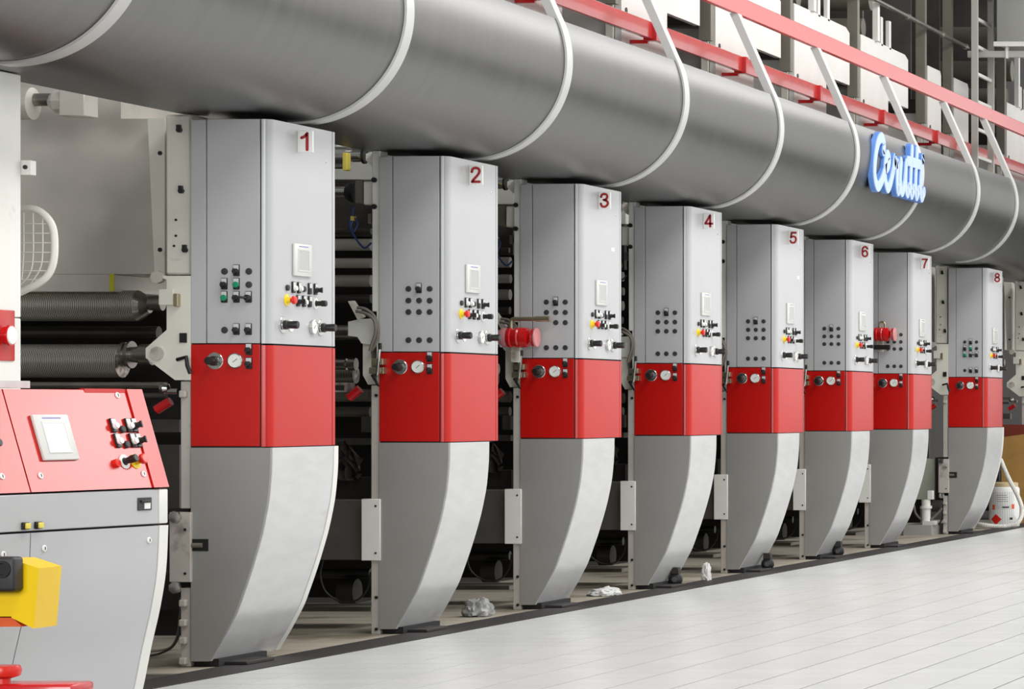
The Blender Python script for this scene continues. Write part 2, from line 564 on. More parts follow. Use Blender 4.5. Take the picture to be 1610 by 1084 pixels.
def cover_plan(y1):
    pts = [(XS, 0.0)]
    r = X0 - XS
    for k in range(1, 8):
        a = R(90) * k / 7
        pts.append((XS + r * math.sin(a), r - r * math.cos(a)))
    pts += [(X0, y1), (XS, y1)]
    return pts
def strip_plan(y0, y1):
    r = .03
    pts = [(XS, y0), (X0 - .002, y0)]
    for k in range(0, 7):
        a = R(90) * k / 6
        pts.append((X0 - .002 - r + r * math.cos(a), y1 - r + r * math.sin(a)))
    pts += [(XS, y1)]
    return pts
CURVE = [(-6.992, 1.104), (-6.994, .99), (-7.006, .849), (-7.024, .745), (-7.044, .655), (-7.072, .555), (-7.102, .458), (-7.136, .360), (-7.170, .268), (-7.206, .198), (-7.240, .135), (-7.302, .030)]
CURVE = [(p.x, p.z) for p in spline([(x - XB, 0, z) for x, z in CURVE], 4)]

def col_meshes():
    d = {}
    def mk(k, m, fn, sm_=40):
        b = new(); fn(b); d[k] = fin(b, k, m, sm_)
    mk('cabinet_core', 'black_core', lambda b: (box(b, XL + .004, XS + .004, .008, WF - .02, ZR - .01, ZT - .004), box(b, XS - .02, X0 - .012, .05, WF - .02, ZR - .003, ZT - .004)))
    mk('side_strip', 'silver_paint', lambda b: box(b, XL, XL + .076, 0, .02, ZM + .003, ZT - .004, .0015, 1))
    mk('side_panel', 'silver_paint', lambda b: box(b, XL + .080, XS - .008, 0, .02, ZM + .003, ZT, .002, 1))
    mk('front_cover', 'silver_front', lambda b: prism(b, cover_plan(WF - .066), 'Z', ZM + .002, ZT))
    mk('edge_strip', 'silver_front', lambda b: prism(b, strip_plan(WF - .054, WF), 'Z', ZM + .002, ZT))
    mk('red_side_panel', 'red_paint', lambda b: box(b, XL, XS - .008, 0, .02, ZR + .003, ZM - .003, .002, 1))
    mk('red_front_cover', 'red_gloss', lambda b: prism(b, cover_plan(WF - .066), 'Z', ZR + .001, ZM - .007))
    mk('red_edge_strip', 'red_gloss', lambda b: prism(b, strip_plan(WF - .054, WF + .004), 'Z', ZR + .001, ZM - .007))
    side = [(XL, .03), (XL, ZR - .004)] + CURVE
    mk('lower_side_panel', 'silver_low', lambda b: prism(b, [(x - (.006 if x > XL + .01 else 0), z) for x, z in side], 'Y', 0, .012), 30)
    for nm, w_ in (('n', .62), ('w', WF - .06)):
        mk('lower_front_cover' + nm, 'brushed_front', lambda b: prism(b, [(XL + .01, .034), (XL + .01, ZR - .004)] + CURVE, 'Y', .014, w_), 30)
    mk('lower_edge_strip', 'white_steel', lambda b: prism(b, [(XL + .02, .034), (XL + .02, ZR - .004)] + [(x + .004, z) for x, z in CURVE], 'Y', WF - .056, WF - .004), 30)
    mk('foot', 'black_core', lambda b: box(b, XL + .01, -7.27 - XB, .03, .58, 0.004, .04))
    mk('foot_plate', 'dark_body', lambda b: (box(b, XL + .02, -7.16 - XB, .10, .42, 0.004, .022, .003, 1)))
    mk('sign_plate', 'white_plastic', lambda b: box(b, 0, .080, -.006, .006, -.056, .056, .002, 1))
    mk('catch_plate', 'black_core', lambda b: (box(b, XL, XL + .088, -.003, .004, .585, .645)))
    mk('catch_bolt', 'olive_metal', lambda b: cyl(b, (XL + .0, -.006, .614), (XL + .06, -.006, .614), .012))
    mk('data_plate', 'white_plastic', lambda b: box(b, -.03, .03, -.012, .012, 0, .001))
    return d
CM = col_meshes()
look = ['with green buttons, nearest to the camera', 'second along the press line', 'with a small white sticker high on its front, third in line',
        'fourth along the press line', 'fifth along the press line', 'sixth along the press line', 'with a red pump beside its left face', 'farthest along, with green buttons']
for n in range(8):
    endu = n in (0, 7)
    t = thing('control_column', 'grey and red press control column numbered %d, %s' % (n + 1, look[n]), 'control column', (XB, YS[n], 0), 'control columns along the press line')
    for k in ('cabinet_core', 'side_strip', 'side_panel', 'front_cover', 'edge_strip', 'red_side_panel', 'red_front_cover', 'red_edge_strip', 'lower_side_panel', 'foot', 'foot_plate'):
        ob(k, CM[k], t)
    ob('lower_front_cover', CM['lower_front_cover' + ('w' if endu else 'n')], t)
    if endu:
        ob('lower_edge_strip', CM['lower_edge_strip'], t)
        cp = ob('catch_plate', CM['catch_plate'], t)
        ob('catch_bolt', CM['catch_bolt'], cp)
    # number flag standing out from the front, facing along the line
    sg = ob('number_sign', CM['sign_plate'], t, (X0, .315, 2.668))
    sg['label'] = 'white flag plate with a dark red number %d' % (n + 1)
    ob('digit', digit_mesh(n + 1), sg, (.012, -.0062, -.046), OUT_Y)
    # face towards the camera: grid of plugs and switches
    xs = [-7.227 - XB, -7.166 - XB, -7.105 - XB]
    zs = [1.990, 1.923, 1.857, 1.695]
    pat = {(0, 1): 'knob', (1, 0): 'knob', (1, 1): 'green', (2, 0): 'green', (2, 1): 'knob', (2, 2): 'lever', (3, 1): 'knob', (3, 2): 'knob'} if endu else {(0, 1): 'knob'}
    for r_ in range(4):
        for c_ in range(3):
            if n == 2 and (r_, c_) == (2, 0): continue
            if (r_, c_) in pat:
                switch(t, (xs[c_], 0, zs[r_]), OUT_Y, pat[(r_, c_)])
            else:
                ob('blank_plug', ME['plug'], t, (xs[c_], 0, zs[r_]), OUT_Y)
    regulator(t, (-7.276 - XB, 0, 1.540), OUT_Y)
    gauge(t, (-7.170 - XB, 0, 1.541), OUT_Y)
    switch(t, (-7.103 - XB, 0, 1.594), OUT_Y, 'knob')
    switch(t, (-7.103 - XB, 0, 1.524), OUT_Y, 'knob')
    # face towards the aisle
    screen(t, (X0, .355, 2.062), OUT_X)
    ys = [.185, .255, .32, .38, .45, .52]
    for q, y in enumerate(ys):
        if q in (0, 3): ob('push_button', ME['small_plug'], t, (X0, y, 1.915), OUT_X)
        else: switch(t, (X0, y, 1.915), OUT_X, 'knob' if q == 5 else 'whitecap' if q in (1, 2) else None)
    estop(t, (X0, .185, 1.852), OUT_X)
    for q, y in enumerate((.31, .38, .45)):
        switch(t, (X0, y, 1.848), OUT_X, ('knob', 'whitecap', None)[q])
    wd = ob('white_disc', ME['whitedisc'], t, (X0, .53, 1.846), OUT_X)
    ob('rotary_knob', ME['ledge_knob'], wd)
    regulator(t, (X0, .135, 1.725), OUT_X)
    ob('white_disc', ME['whitedisc'], t, (X0, .235, 1.722), OUT_X)
    gauge(t, (X0, .485, 1.722), OUT_X)
    regulator(t, (X0, .59, 1.722), OUT_X)
    ob('lock', ME['screw'], t, (X0, .66, 2.59), OUT_X)
    if n in (2, 4):
        s_ = ob('sticker', CM['data_plate'], t, (X0, .60, 2.36), OUT_X)

# ------------------------------------------------------------------ curved steel cover over the line
AX, AZ, AR = -7.12, 3.375, 0.585
t = thing('curved_duct', 'long curved brushed steel duct running above all the columns', 'duct', (AX, 12, 2.79))
def arc(r, a0, a1, n):
    return [(r * math.cos(R(a0 + (a1 - a0) * k / n)), r * math.sin(R(a0 + (a1 - a0) * k / n))) for k in range(n + 1)]
dz = AZ - 2.79
outer = [(-7.49 - AX, -AR)] + arc(AR, -90, 25, 40)
inner = [(x * (1 - .008 / AR) if i else x, y + .008 if i == 0 else y * (1 - .008 / AR)) for i, (x, y) in enumerate(outer)]
RING_Y = [13.67, 16.55, 18.96, 21.24, 23.53, 25.75, 28.0, 30.3, 32.1]
def duct_piece(a, b):
    m_ = new()
    prism(m_, [(x, z + dz) for x, z in outer + inner[::-1]], 'Y', a - 12, b - 12)
    return m_
edges = [8.0] + RING_Y + [40.0]
for a, b in zip(edges, edges[1:]):
    P('shell_section', duct_piece(a, b), 'steel_duct', t, smooth=30)
for k, y in enumerate(RING_Y):
    st = thing('duct_strap', '', 'strap', (AX, y, 2.79), 'white straps holding the curved duct')
    st['label'] = ['white strap around the duct at the upper left corner of the picture', 'white strap around the duct just above column one', 'white strap around the duct just above column two',
                   'white strap around the duct just above column three', 'white strap around the duct just above column four', 'white strap around the duct left of the blue lettering',
                   'white strap around the duct right of the blue lettering', 'white strap around the duct, next after the blue lettering strap', 'farthest white strap around the duct'][k]
    b = new()
    o_, i_ = arc(AR + .014, -92, 27, 44), arc(AR + .001, -92, 27, 44)
    prism(b, [(x, z + dz) for x, z in o_ + i_[::-1]], 'Y', -.05, .05)
    P('band', b, 'strap_grey', st, smooth=30)
    b = new()
    ro = AR + .014
    out_ = [(ro * math.cos(R(a)), ro * math.sin(R(a)) + dz) for a in (8, 12, 16, 20)]
    prism(b, out_ + [(-6.838 - AX, 4.222 - 2.79), (-6.90 - AX, 4.222 - 2.79), (ro * math.cos(R(20)) - .085, ro * math.sin(R(27)) + dz), (ro * math.cos(R(8)) - .03, out_[0][1])], 'Y', -.048, .048)
    P('stanchion', b, 'strap_grey', st, smooth=0)

# ------------------------------------------------------------------ overhead rails
b = new()
box(b, -6.885, -6.845, 10, 41, 4.222, 4.356, .004, 1)
tag(P('upper_rail', b, 'rail_red'), 'upper red guard rail board running above the duct', 'guard rail', 'red guard rail boards')
BR = [18.48, 20.75, 23.06, 25.31, 27.55, 29.8, 32.0]
t = thing('lower_rail', 'lower red guard rail with bright red brackets behind the white stanchions', 'guard rail', (-7.35, 10, 3.98), 'red guard rail boards')
ed = [10.0] + BR + [40.0]
for a, b_ in zip(ed, ed[1:]):
    b = new(); box(b, -.02, .02, a - 10 + .004, b_ - 10 - .004, 0, .125, .004, 1)
    P('rail_board', b, 'rail_red', t, smooth=30)
for y in BR:
    b = new(); box(b, -.045, .052, y - 10 - .02, y - 10 + .05, -.012, .122, .003, 1)
    br = P('bracket', b, 'valve_red', t, smooth=30)
    b = new(); box(b, -.18, -.02, y - 10 + .005, y - 10 + .04, -.03, -.002, .002, 1)
    P('bracket_arm', b, 'valve_red', br, smooth=0)

# ------------------------------------------------------------------ upper machine frames behind the duct
TW = [(18.33, 1.05), (20.6, 1.05), (22.88, 1.05), (25.15, 1.05), (27.43, 1.05), (29.7, 1.05), (32.4, .6), (33.6, .7), (36.3, 1.2)]
ULAB = ['nearest white upper press frame, mostly hidden above the duct', 'white upper press frame over column three', 'white upper press frame over column four', 'white upper press frame over column five',
        'white upper press frame over column six', 'white upper press frame over column 7 with rollers above', 'narrow white upper frame left of the ladder', 'white upper frame panel just beside the ladder', 'cream upper frame panel at the right picture edge']
for k, (y, L) in enumerate(TW):
    t = thing('press_tower', ULAB[k], 'machine frame', (-7.5, y, 2.9), 'upper press frames behind the duct')
    big = L > .9
    b = new(); box(b, -.045, 0, 0, L, .40, 1.38)
    P('side_plate', b, 'white_steel', t, smooth=0)
    b = new(); box(b, -.11, -.052, -.02, .03, .40, 1.40, .004, 1)
    P('edge_plate', b, 'cream_frame', t, smooth=30)
    L2 = 1.86 if big else L
    b = new()
    prism(b, [(0, 1.38), (L2, 1.38), (L2, 1.86), (L2 * .93, 1.90), (0, 1.90)], 'X', -.045, .0)
    P('top_plate', b, 'white_steel', t, smooth=30)
    for (yy, zz) in ((.10, 1.28), (.50, .85), (L2 * .32, 1.66), (L2 * .62, 1.64), (L2 * .9, 1.62)):
        b = new(); cyl(b, (.0, yy, zz), (.006, yy, zz), .022, seg=12)
        P('bolt', b, 'plug_grey', t)
    for (yy, zz, h_) in ((.44, 1.16, .10), (.10, 1.0, .05)):
        b = new(); box(b, .0, .004, yy, yy + .09, zz, zz + h_)
        P('cover_plate', b, 'bezel', t, smooth=0)
    b = new(); box(b, -.09, .004, -.14, -.06, 1.3, 4.6)
    P('post', b, 'olive_metal', t, smooth=0)
    if big:
        b = new(); box(b, -.02, .03, .52, .60, 1.90, 4.6)
        P('post', b, 'white_machine', t, smooth=0)
    for q in (.78, 1.1):
        if q < L2 - .3:
            b = new(); box(b, -.04, .0, q, q + .07, 1.88, 2.16, .004, 1)
            P('lug', b, 'white_steel', t, smooth=30)
    b = new(); box(b, -3.0, -.12, .10, .14, .40, 1.42)
    P('cross_panel', b, 'box_grey' if k % 2 else 'white_machine', t, smooth=0)
    b = new(); box(b, -3.0, -.12, .06, .16, 1.44, 1.56)
    P('cross_beam', b, 'dark_body', t, smooth=0)
    if big:
        for zz, yy, rr in ((2.02, .5, .09), (2.34, .8, .12), (2.72, .5, .10)):
            b = new(); cyl(b, (-3.0, yy, zz), (-.10, yy, zz), rr, seg=28)
            P('guide_roller', b, 'olive_metal', t)
    b = new(); box(b, -3.0, -.3, (1.25 if big else L - .06), (1.3 if big else L - .02), 1.5, 3.6)
    P('rear_panel', b, 'beam_grey', t, smooth=0)
    b = new(); box(b, -.035, -.005, 0.0, (STEP - .2 if big else L), 3.3, 3.5)
    P('upper_beam', b, 'white_machine', t, smooth=0)

b = new()
tube(b, [(-7.44, 28.5, 5.16), (-7.44, 34.0, 5.16)], .022, 12)
for y in (29.8, 31.3, 32.8, 33.9):
    cyl(b, (-7.44, y - .03, 5.16), (-7.44, y + .03, 5.16), .032, seg=14)
tag(P('conduit_pipe', b, 'shaft_steel'), 'thin steel pipe slanting across the upper right frames', 'pipe')

t = thing('ladder', 'grey steel ladder standing behind the rails at upper right', 'ladder', (-7.2, 33.3, 3.0))
for y in (0, .80):
    b = new(); box(b, -.05, .02, y - .02, y + .02, 0, 3.4, .003, 1)
    P('stile', b, 'ladder_grey', t, smooth=0)
for q in range(11):
    b = new(); box(b, -.03, .0, .02, .78, .35 + .29 * q, .385 + .29 * q, .003, 1)
    P('rung', b, 'white_machine', t, smooth=0)

t = thing('overhead_box', 'grey sheet metal box hanging at the upper right corner', 'duct box', (-6.75, 33.6, 5.15))
b = new(); box(b, -.30, .60, 0, 2.2, 0, 1.5, .01, 2); P('housing', b, 'box_grey', t, smooth=30)
b = new(); box(b, -.33, .62, -.02, .02, -.02, .03, .003, 1); P('lower_flange', b, 'white_machine', t, smooth=0)
b = new(); box(b, -.62, .62, .05, .10, -.13, -.06, .003, 1); P('hanger_bar', b, 'ladder_grey', t, smooth=0)
for x in (-.20, .02):
    b = new(); box(b, x - .012, x + .012, .04, .09, -.14, .0); P('hanger_lug', b, 'white_machine', t, smooth=0)

# ------------------------------------------------------------------ lettering on the duct
t = thing('brand_lettering', 'pale blue raised script lettering fixed to the front of the duct', 'sign', (-6.525, 26.10, 3.15))
# strokes in (along the line, height); script lean is part of the shapes
LET = [
 ('C', [[(.44, .300), (.46, .36), (.38, .41), (.26, .36), (.16, .22), (.14, .07), (.24, -.01), (.38, .05), (.50, .15)]]),
 ('e', [[(.50, .15), (.60, .19), (.64, .25), (.57, .28), (.50, .20), (.50, .07), (.58, .0), (.68, .05), (.78, .16)]]),
 ('r', [[(.78, .16), (.84, .27), (.86, .22), (.94, .235), (.92, .15), (.92, .04), (.96, .0), (1.04, .07)]]),
 ('u', [[(1.06, .26), (1.02, .10), (1.08, .0), (1.18, .08), (1.24, .26)], [(1.24, .26), (1.22, .08), (1.28, .0), (1.35, .06)]]),
 ('t', [[(1.46, .40), (1.40, .12), (1.43, .0), (1.52, .06)], [(1.30, .285), (1.58, .285)]]),
 ('t', [[(1.64, .40), (1.58, .12), (1.61, .0), (1.70, .06)], [(1.50, .285), (1.76, .285)]]),
 ('i', [[(1.80, .25), (1.76, .10), (1.80, .0), (1.90, .06)], [(1.845, .335), (1.853, .35)]]),
]
lift = 0.0
for ch, strokes in LET:
    bb, bf = new(), new()
    for s_ in strokes:
        lift += .0007
        p2 = [(p.x, p.y) for p in spline([(u * .98, v, 0) for u, v in s_], 4)]
        ribbon(bb, p2, .047, -.03, .010 + lift)
        ribbon(bf, p2, .043, .0, .018 + lift)
    lt = P('letter', bb, 'sign_blue', t, smooth=0)
    P('letter_face', bf, 'sign_white', lt, smooth=0)

# ------------------------------------------------------------------ press stations behind the columns
def pa(px, py, dy=0.0):         # unit 1 photo pixel -> local x, z (plane of column 1, or dy behind it)
    k = (Y1 + dy) / F
    return ((px - VX) * k - XB, EYE + (VY - py) * k)
def pb(px, py, dy=0.0):         # unit 2 photo pixel -> local x, z (plane of column 2, or dy behind it)
    k = (YS[1] + dy) / F
    return ((px - VX) * k - XB, EYE + (VY - py) * k)
def rect(b, fn, x0, y0, x1, y1, ya, yb, bev=0.0):
    A, B_ = fn(x0, y1, ya), fn(x1, y0, ya)
    box(b, A[0], B_[0], ya, yb, A[1], B_[1], bev, 1)
def ycyl(b, fn, x0, x1, py, ypos, rp, k, r1=None, seg=28):
    A, B_ = fn(x0, py, ypos), fn(x1, py, ypos)
    cyl(b, (A[0], ypos, A[1]), (B_[0], ypos, B_[1]), rp * k, None if r1 is None else r1 * k, seg)

KA, KB = Y1 / F, YS[1] / F
def station_a(label, y, wide=True):
    t = thing('press_station', label, 'printing press', (XB, y, 0), 'press stations behind the columns')
    left = -520 if wide else 120
    b = new(); A, B_, C_ = pa(left, 431, .3), pa(190, 0, .3), pa(246, 431, .3); prism(b, [(A[0], A[1]), (C_[0], A[1]), (C_[0], 2.785), (B_[0], 2.785), (B_[0], 3.29), (A[0], 3.29)], 'Y', .30, 1.1); o = P('hood', b, 'hood_grey', t, 'brushed grey steel hood panel')
    b = new(); rect(b, pa, left, 431, 178, 459, .30, .9, .004); P('hood_lip', b, 'hood_grey', t)
    b = new(); rect(b, pa, 172, 431, 179, 458, .292, .30); P('edge_tape', b, 'lime_tape', t, smooth=0)
    b = new(); prism(b, [pa(232, 186, .16), pa(259, 186, .16), pa(259, 432, .16), pa(243, 432, .16)], 'Y', .16, .29); P('slanted_frame', b, 'cream_frame', t, smooth=0)
    b = new(); rect(b, pa, 260, 180, 300, 432, .03, .25, .01); P('frame_plate', b, 'cream_frame', t)
    for x, yy in ((279, 204), (282, 300), (288, 393)):
        b = new(); X, Z = pa(x, yy)
        lathe(b, [(.014, 0), (.014, .02), (0, .02)], 6, 'Y', (X, .008, Z)); box(b, X - .012, X + .006, .01, .03, Z + .004, Z + .026)
        P('bolt', b, 'black_plastic', t, smooth=30)
    for x, yy in ((252, 241), (252, 393), (277, 346), (277, 371), (274, 387)):
        b = new(); X, Z = pa(x, yy, .16 if x < 260 else .03); yb = .16 if x < 260 else .03
        cyl(b, (X, yb - .006, Z), (X, yb + .01, Z), .011 if x < 260 else .006, seg=10)
        P('bolt', b, 'black_plastic', t)
    b = new(); prism(b, [pa(247, 434), pa(300, 434), pa(300, 598), pa(275, 598), pa(229, 563), pa(229, 548), pa(262, 519), pa(262, 440)], 'Y', .0, .10); P('bearing_bracket', b, 'cream_frame', t, smooth=0)
    b = new(); rect(b, pa, 249, 455, 272, 480, -.03, .0, .003); P('clamp_block', b, 'cream_frame', t, smooth=0)
    b = new(); rect(b, pa, 272, 462, 279, 482, -.035, .0, .003); P('clamp_pad', b, 'brass', t, smooth=0)
    b = new(); X, Z = pa(248, 556); cyl(b, (X, -.012, Z), (X, .02, Z), .034); P('bearing_cap', b, 'worn_frame', t)
    b = new(); rect(b, pa, 282, 524, 293, 539, -.008, .002); P('square_socket', b, 'black_plastic', t, smooth=0)
    b = new(); X, Z = pa(247, 436); cyl(b, (X, -.01, Z), (X, .03, Z), .032, seg=8); P('lock_knob', b, 'worn_frame', t, smooth=30)
    # printing cylinders
    b = new(); ycyl(b, pa, left, 218, 481, .42, 25, KA); P('printing_cylinder', b, 'engraved_cylinder', t, 'upper engraved printing cylinder')
    b = new(); ycyl(b, pa, 218, 226, 481, .42, 25, KA, 20); ycyl(b, pa, 226, 236, 481, .42, 20, KA, 12); ycyl(b, pa, 236, 256, 477, .42, 12, KA); P('cylinder_end', b, 'shaft_steel', t)
    b = new(); ycyl(b, pa, left, 193, 568, .36, 27, KA); P('printing_cylinder', b, 'engraved_cylinder', t, 'lower engraved printing cylinder')
    b = new(); ycyl(b, pa, 193, 198, 558, .36, 20, KA); ycyl(b, pa, 198, 204, 558, .36, 16, KA); ycyl(b, pa, 204, 208, 558, .36, 22, KA); ycyl(b, pa, 208, 222, 558, .36, 13, KA); ycyl(b, pa, 222, 240, 558, .36, 17, KA); P('cylinder_end', b, 'shaft_steel', t)
    b = new(); ycyl(b, pa, left, 250, 524, .52, 11, KA); P('ink_roller', b, 'roller_dark', t)
    b = new(); ycyl(b, pa, left, 262, 606, .22, 5, KA, seg=12); P('guide_rod', b, 'shaft_steel', t)
    b = new(); ycyl(b, pa, left, 262, 622, .30, 4, KA, seg=12); P('guide_rod', b, 'beam_grey', t)
    b = new(); X, Z = pa(259, 611, .16); lathe(b, [(0, -.03), (.022, -.02), (.03, 0), (.022, .02), (0, .03)], 16, 'X', (X, .16, Z)); ycyl(b, pa, 262, 280, 616, .16, 5, KA, seg=12); P('valve_fitting', b, 'chrome', t)
    b = new(); a_, c_ = pa(246, 645, .12), pa(268, 631, .12); cyl(b, (a_[0], .12, a_[1]), (c_[0], .12, c_[1]), .024, seg=14); P('red_handle', b, 'valve_red', t)
    # posts and junction plate
    b = new(); rect(b, pa, 284, 600, 299.6, 800, .01, .12, .003); P('post', b, 'worn_frame', t, smooth=0)
    b = new(); rect(b, pa, 284, 925, 299.6, 1049, .01, .12, .003); P('post', b, 'worn_frame', t, smooth=0)
    b = new(); rect(b, pa, 266, 806, 299.6, 916, -.02, .09, .003); P('junction_plate', b, 'worn_frame', t, smooth=0)
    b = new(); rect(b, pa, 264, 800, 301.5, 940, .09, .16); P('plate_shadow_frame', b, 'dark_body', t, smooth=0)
    for yy in (813, 924):
        b = new(); X, Z = pa(281, yy)
        lathe(b, [(.016, 0), (.03, -.01), (.03, -.03), (0, -.035)], 7, 'Y', (X, -.02, Z)); P('star_knob', b, 'chrome', t, smooth=20)
    for yy in (833, 902):
        b = new(); X, Z = pa(294, yy); cyl(b, (X, -.024, Z), (X, -.018, Z), .007, seg=10); P('screw', b, 'black_plastic', t)
    for yy in (620, 949, 980, 1008, 1040):
        b = new(); X, Z = pa(290, yy); box(b, X - .022, X + .014, -.02, .02, Z - .018, Z + .018, .006, 1); P('pipe_clip', b, 'worn_frame', t, smooth=0)
    b = new(); tube(b, [(*pa(283, 566), -.03)[:1] + (-.03,) + (pa(283, 566)[1],), (pa(300, 562)[0], -.05, pa(300, 562)[1]), (pa(303, 575)[0], -.06, pa(303, 575)[1]), (pa(308, 588)[0], -.06, pa(308, 588)[1])], .010, 8); P('clamp_lever', b, 'black_plastic', t)
    for q in (0, 1):
        pts = [(284, 950), (281, 975), (278, 1000), (268, 1018), (250, 1028 - q * 4), (232, 1032 - q * 6), (220, 1030)]
        b = new(); tube(b, spline([(pa(x - q * 3, yy)[0], .02 + .01 * q, pa(x, yy)[1]) for x, yy in pts], 6), .006, 6); P('cable', b, 'grey_hose' if q else 'black_hose', t)
    b = new(); rect(b, pa, left, 660, 282, 680, .50, .60); P('cross_bar', b, 'beam_grey', t, smooth=0)
    b = new(); rect(b, pa, left, 700, 282, 800, .62, .70); P('ink_tray', b, 'beam_grey', t, smooth=0)
    b = new(); rect(b, pa, left, 905, 282, 960, .40, .95); P('floor_beam', b, 'dark_body', t, smooth=0)
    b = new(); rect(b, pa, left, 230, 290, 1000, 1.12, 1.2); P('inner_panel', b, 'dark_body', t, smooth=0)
    return t

def station_b(label, y):
    t = thing('press_station', label, 'printing press', (XB, y, 0), 'press stations behind the columns')
    L = 330
    b = new(); rect(b, pb, 585, 237, 597.5, 490, .01, .12, .003); P('post', b, 'white_machine', t, smooth=0)
    b = new(); rect(b, pb, 583.5, 606, 597.5, 790, .01, .12, .003); P('post', b, 'worn_frame', t, smooth=0)
    b = new(); rect(b, pb, 583.5, 878, 597.5, 998, .01, .12, .003); P('post', b, 'worn_frame', t, smooth=0)
    b = new(); rect(b, pb, 592, 488, 597.5, 608, .01, .12, .002); P('post_web', b, 'white_machine', t, smooth=0)
    for yy in (940, 990, 622):
        b = new(); X, Z = pb(591, yy); cyl(b, (X, .0, Z), (X, .012, Z), .009, seg=10); P('bolt', b, 'black_plastic', t)
    b = new(); A, B_ = pb(L, 282, .62), pb(530, 0, .62); box(b, A[0], B_[0], .62, .70, A[1], 3.29); A = pb(592, 282, .62); box(b, B_[0], A[0], .62, .70, A[1], 2.785); P('hood', b, 'white_machine', t, smooth=0)
    b = new(); rect(b, pb, L, 282, 592, 372, .74, .80); P('back_plate', b, 'beam_grey', t, smooth=0)
    # drive shafts with bearing
    b = new(); ycyl(b, pb, L, 549, 248, .25, 18, KB); P('drive_shaft', b, 'chrome', t)
    b = new(); ycyl(b, pb, 549, 571, 246, .25, 9, KB); P('shaft_end', b, 'chrome', t)
    b = new(); ycyl(b, pb, 571, 575, 246, .25, 12, KB); P('shaft_seal', b, 'black_plastic', t)
    b = new(); prism(b, [pb(x, yy, .16) for x, yy in ((575, 242), (585, 238), (590, 238), (590, 262), (585, 262), (575, 252))], 'Y', .16, .34); P('flange', b, 'white_machine', t, smooth=0)
    b = new(); rect(b, pb, 538, 240, 545, 268, .08, .14, .004); P('shaft_tape', b, 'pale_yellow', t, smooth=0)
    b = new(); ycyl(b, pb, L, 546, 303, .22, 9, KB); P('drive_shaft', b, 'chrome', t)
    b = new(); ycyl(b, pb, 545, 553, 303, .22, 11, KB, 16); ycyl(b, pb, 553, 559, 303, .22, 16, KB); P('coupling', b, 'black_plastic', t)
    b = new(); rect(b, pb, 558, 284, 571, 320, .08, .36, .004); P('bearing_block', b, 'olive_metal', t)
    b = new(); rect(b, pb, 571, 285, 592, 322, .03, .38, .006); P('gearbox', b, 'cream_frame', t)
    for yy in (283, 325):
        b = new(); X, Z = pb(588, yy); cyl(b, (X, -.005, Z), (X, .03, Z), .015, seg=12); P('bolt', b, 'black_plastic', t)
    b = new(); tube(b, spline([(pb(x, yy, .12)[0], .12, pb(x, yy, .12)[1]) for x, yy in ((556, 326), (554, 338), (550, 352), (556, 364), (562, 352), (557, 344), (551, 358), (560, 376), (573, 390), (584, 382))], 6), .006, 6); P('air_hose', b, 'blue_hose', t)
    b = new(); rect(b, pb, 551, 340, 556, 347, .10, .14); P('hose_fitting', b, 'pale_yellow', t, smooth=0)
    b = new(); rect(b, pb, 578, 336, 584, 352, .10, .16, .002); P('sensor', b, 'shaft_steel', t, smooth=0)
    for yy, rp, m_, yp in ((385, 9.5, 'roller_grey', .45), (414, 8, 'roller_grey', .40), (442, 9.5, 'roller_grey', .46), (364, 5, 'beam_grey', .6), (470, 7, 'beam_grey', .5)):
        b = new(); ycyl(b, pb, L, 584, yy, yp, rp, KB); P('guide_roller', b, m_, t)
    b = new(); ycyl(b, pb, L, 566, 523, .30, 12, KB); P('pressure_roller', b, 'shaft_steel', t)
    b = new(); ycyl(b, pb, L, 545, 573, .26, 9, KB); ycyl(b, pb, 545, 549, 573, .26, 6, KB); ycyl(b, pb, 549, 560, 573, .26, 10, KB); P('cylinder_journal', b, 'shaft_steel', t)
    b = new(); ycyl(b, pb, L, 560, 590, .50, 14, KB); P('printing_cylinder', b, 'engraved_cylinder', t)
    # arm assembly
    b = new(); prism(b, [pb(545, 506), pb(562, 502), pb(580, 501), pb(586, 510), pb(585, 534), pb(580, 542), pb(566, 540), pb(560, 530), pb(545, 528)], 'Y', .02, .16); P('pressure_arm', b, 'white_machine', t, smooth=0)
    b = new(); prism(b, [pb(566, 540), pb(578, 540), pb(580, 592), pb(596, 598), pb(596, 604), pb(574, 605), pb(566, 590)], 'Y', .04, .16); P('arm_plate', b, 'cream_frame', t, smooth=0)
    b = new(); prism(b, [pb(547, 474), pb(554, 473), pb(571, 498), pb(562, 503)], 'Y', .0, .04); P('arm_lever', b, 'cream_frame', t, smooth=0)
    for q in (0, 1):
        pts = [(564, 484 + q * 6), (578, 487 + q * 6), (592, 500 + q * 3), (597 - q * 2, 522), (592 - q * 3, 542), (586, 552)]
        b = new(); tube(b, spline([(pb(x, yy)[0], -.02 - q * .02, pb(x, yy)[1]) for x, yy in pts], 6), .009, 8); P('hose', b, 'grey_hose', t)
    b = new(); rect(b, pb, 584, 564, 602, 574, -.05, .02, .003); rect(b, pb, 580, 578, 603, 588, -.05, .02, .003); P('clamp_block', b, 'brass', t, smooth=0)
    b = new(); tube(b, [(pb(600, 590)[0], -.06, pb(600, 590)[1]), (pb(603, 566)[0], -.065, pb(603, 566)[1]), (pb(604, 548)[0], -.06, pb(604, 548)[1])], .008, 8); P('clamp_lever', b, 'chrome', t)
    b = new(); cyl(b, (pb(604, 550)[0], -.06, pb(604, 550)[1]), (pb(604, 540)[0], -.06, pb(604, 540)[1]), .010, seg=12); P('lever_tip', b, 'black_plastic', t)
    b = new(); tube(b, [(pb(588, 590)[0], -.03, pb(588, 590)[1]), (pb(600, 607)[0], -.04, pb(600, 607)[1])], .008, 8); P('clamp_handle', b, 'black_plastic', t)
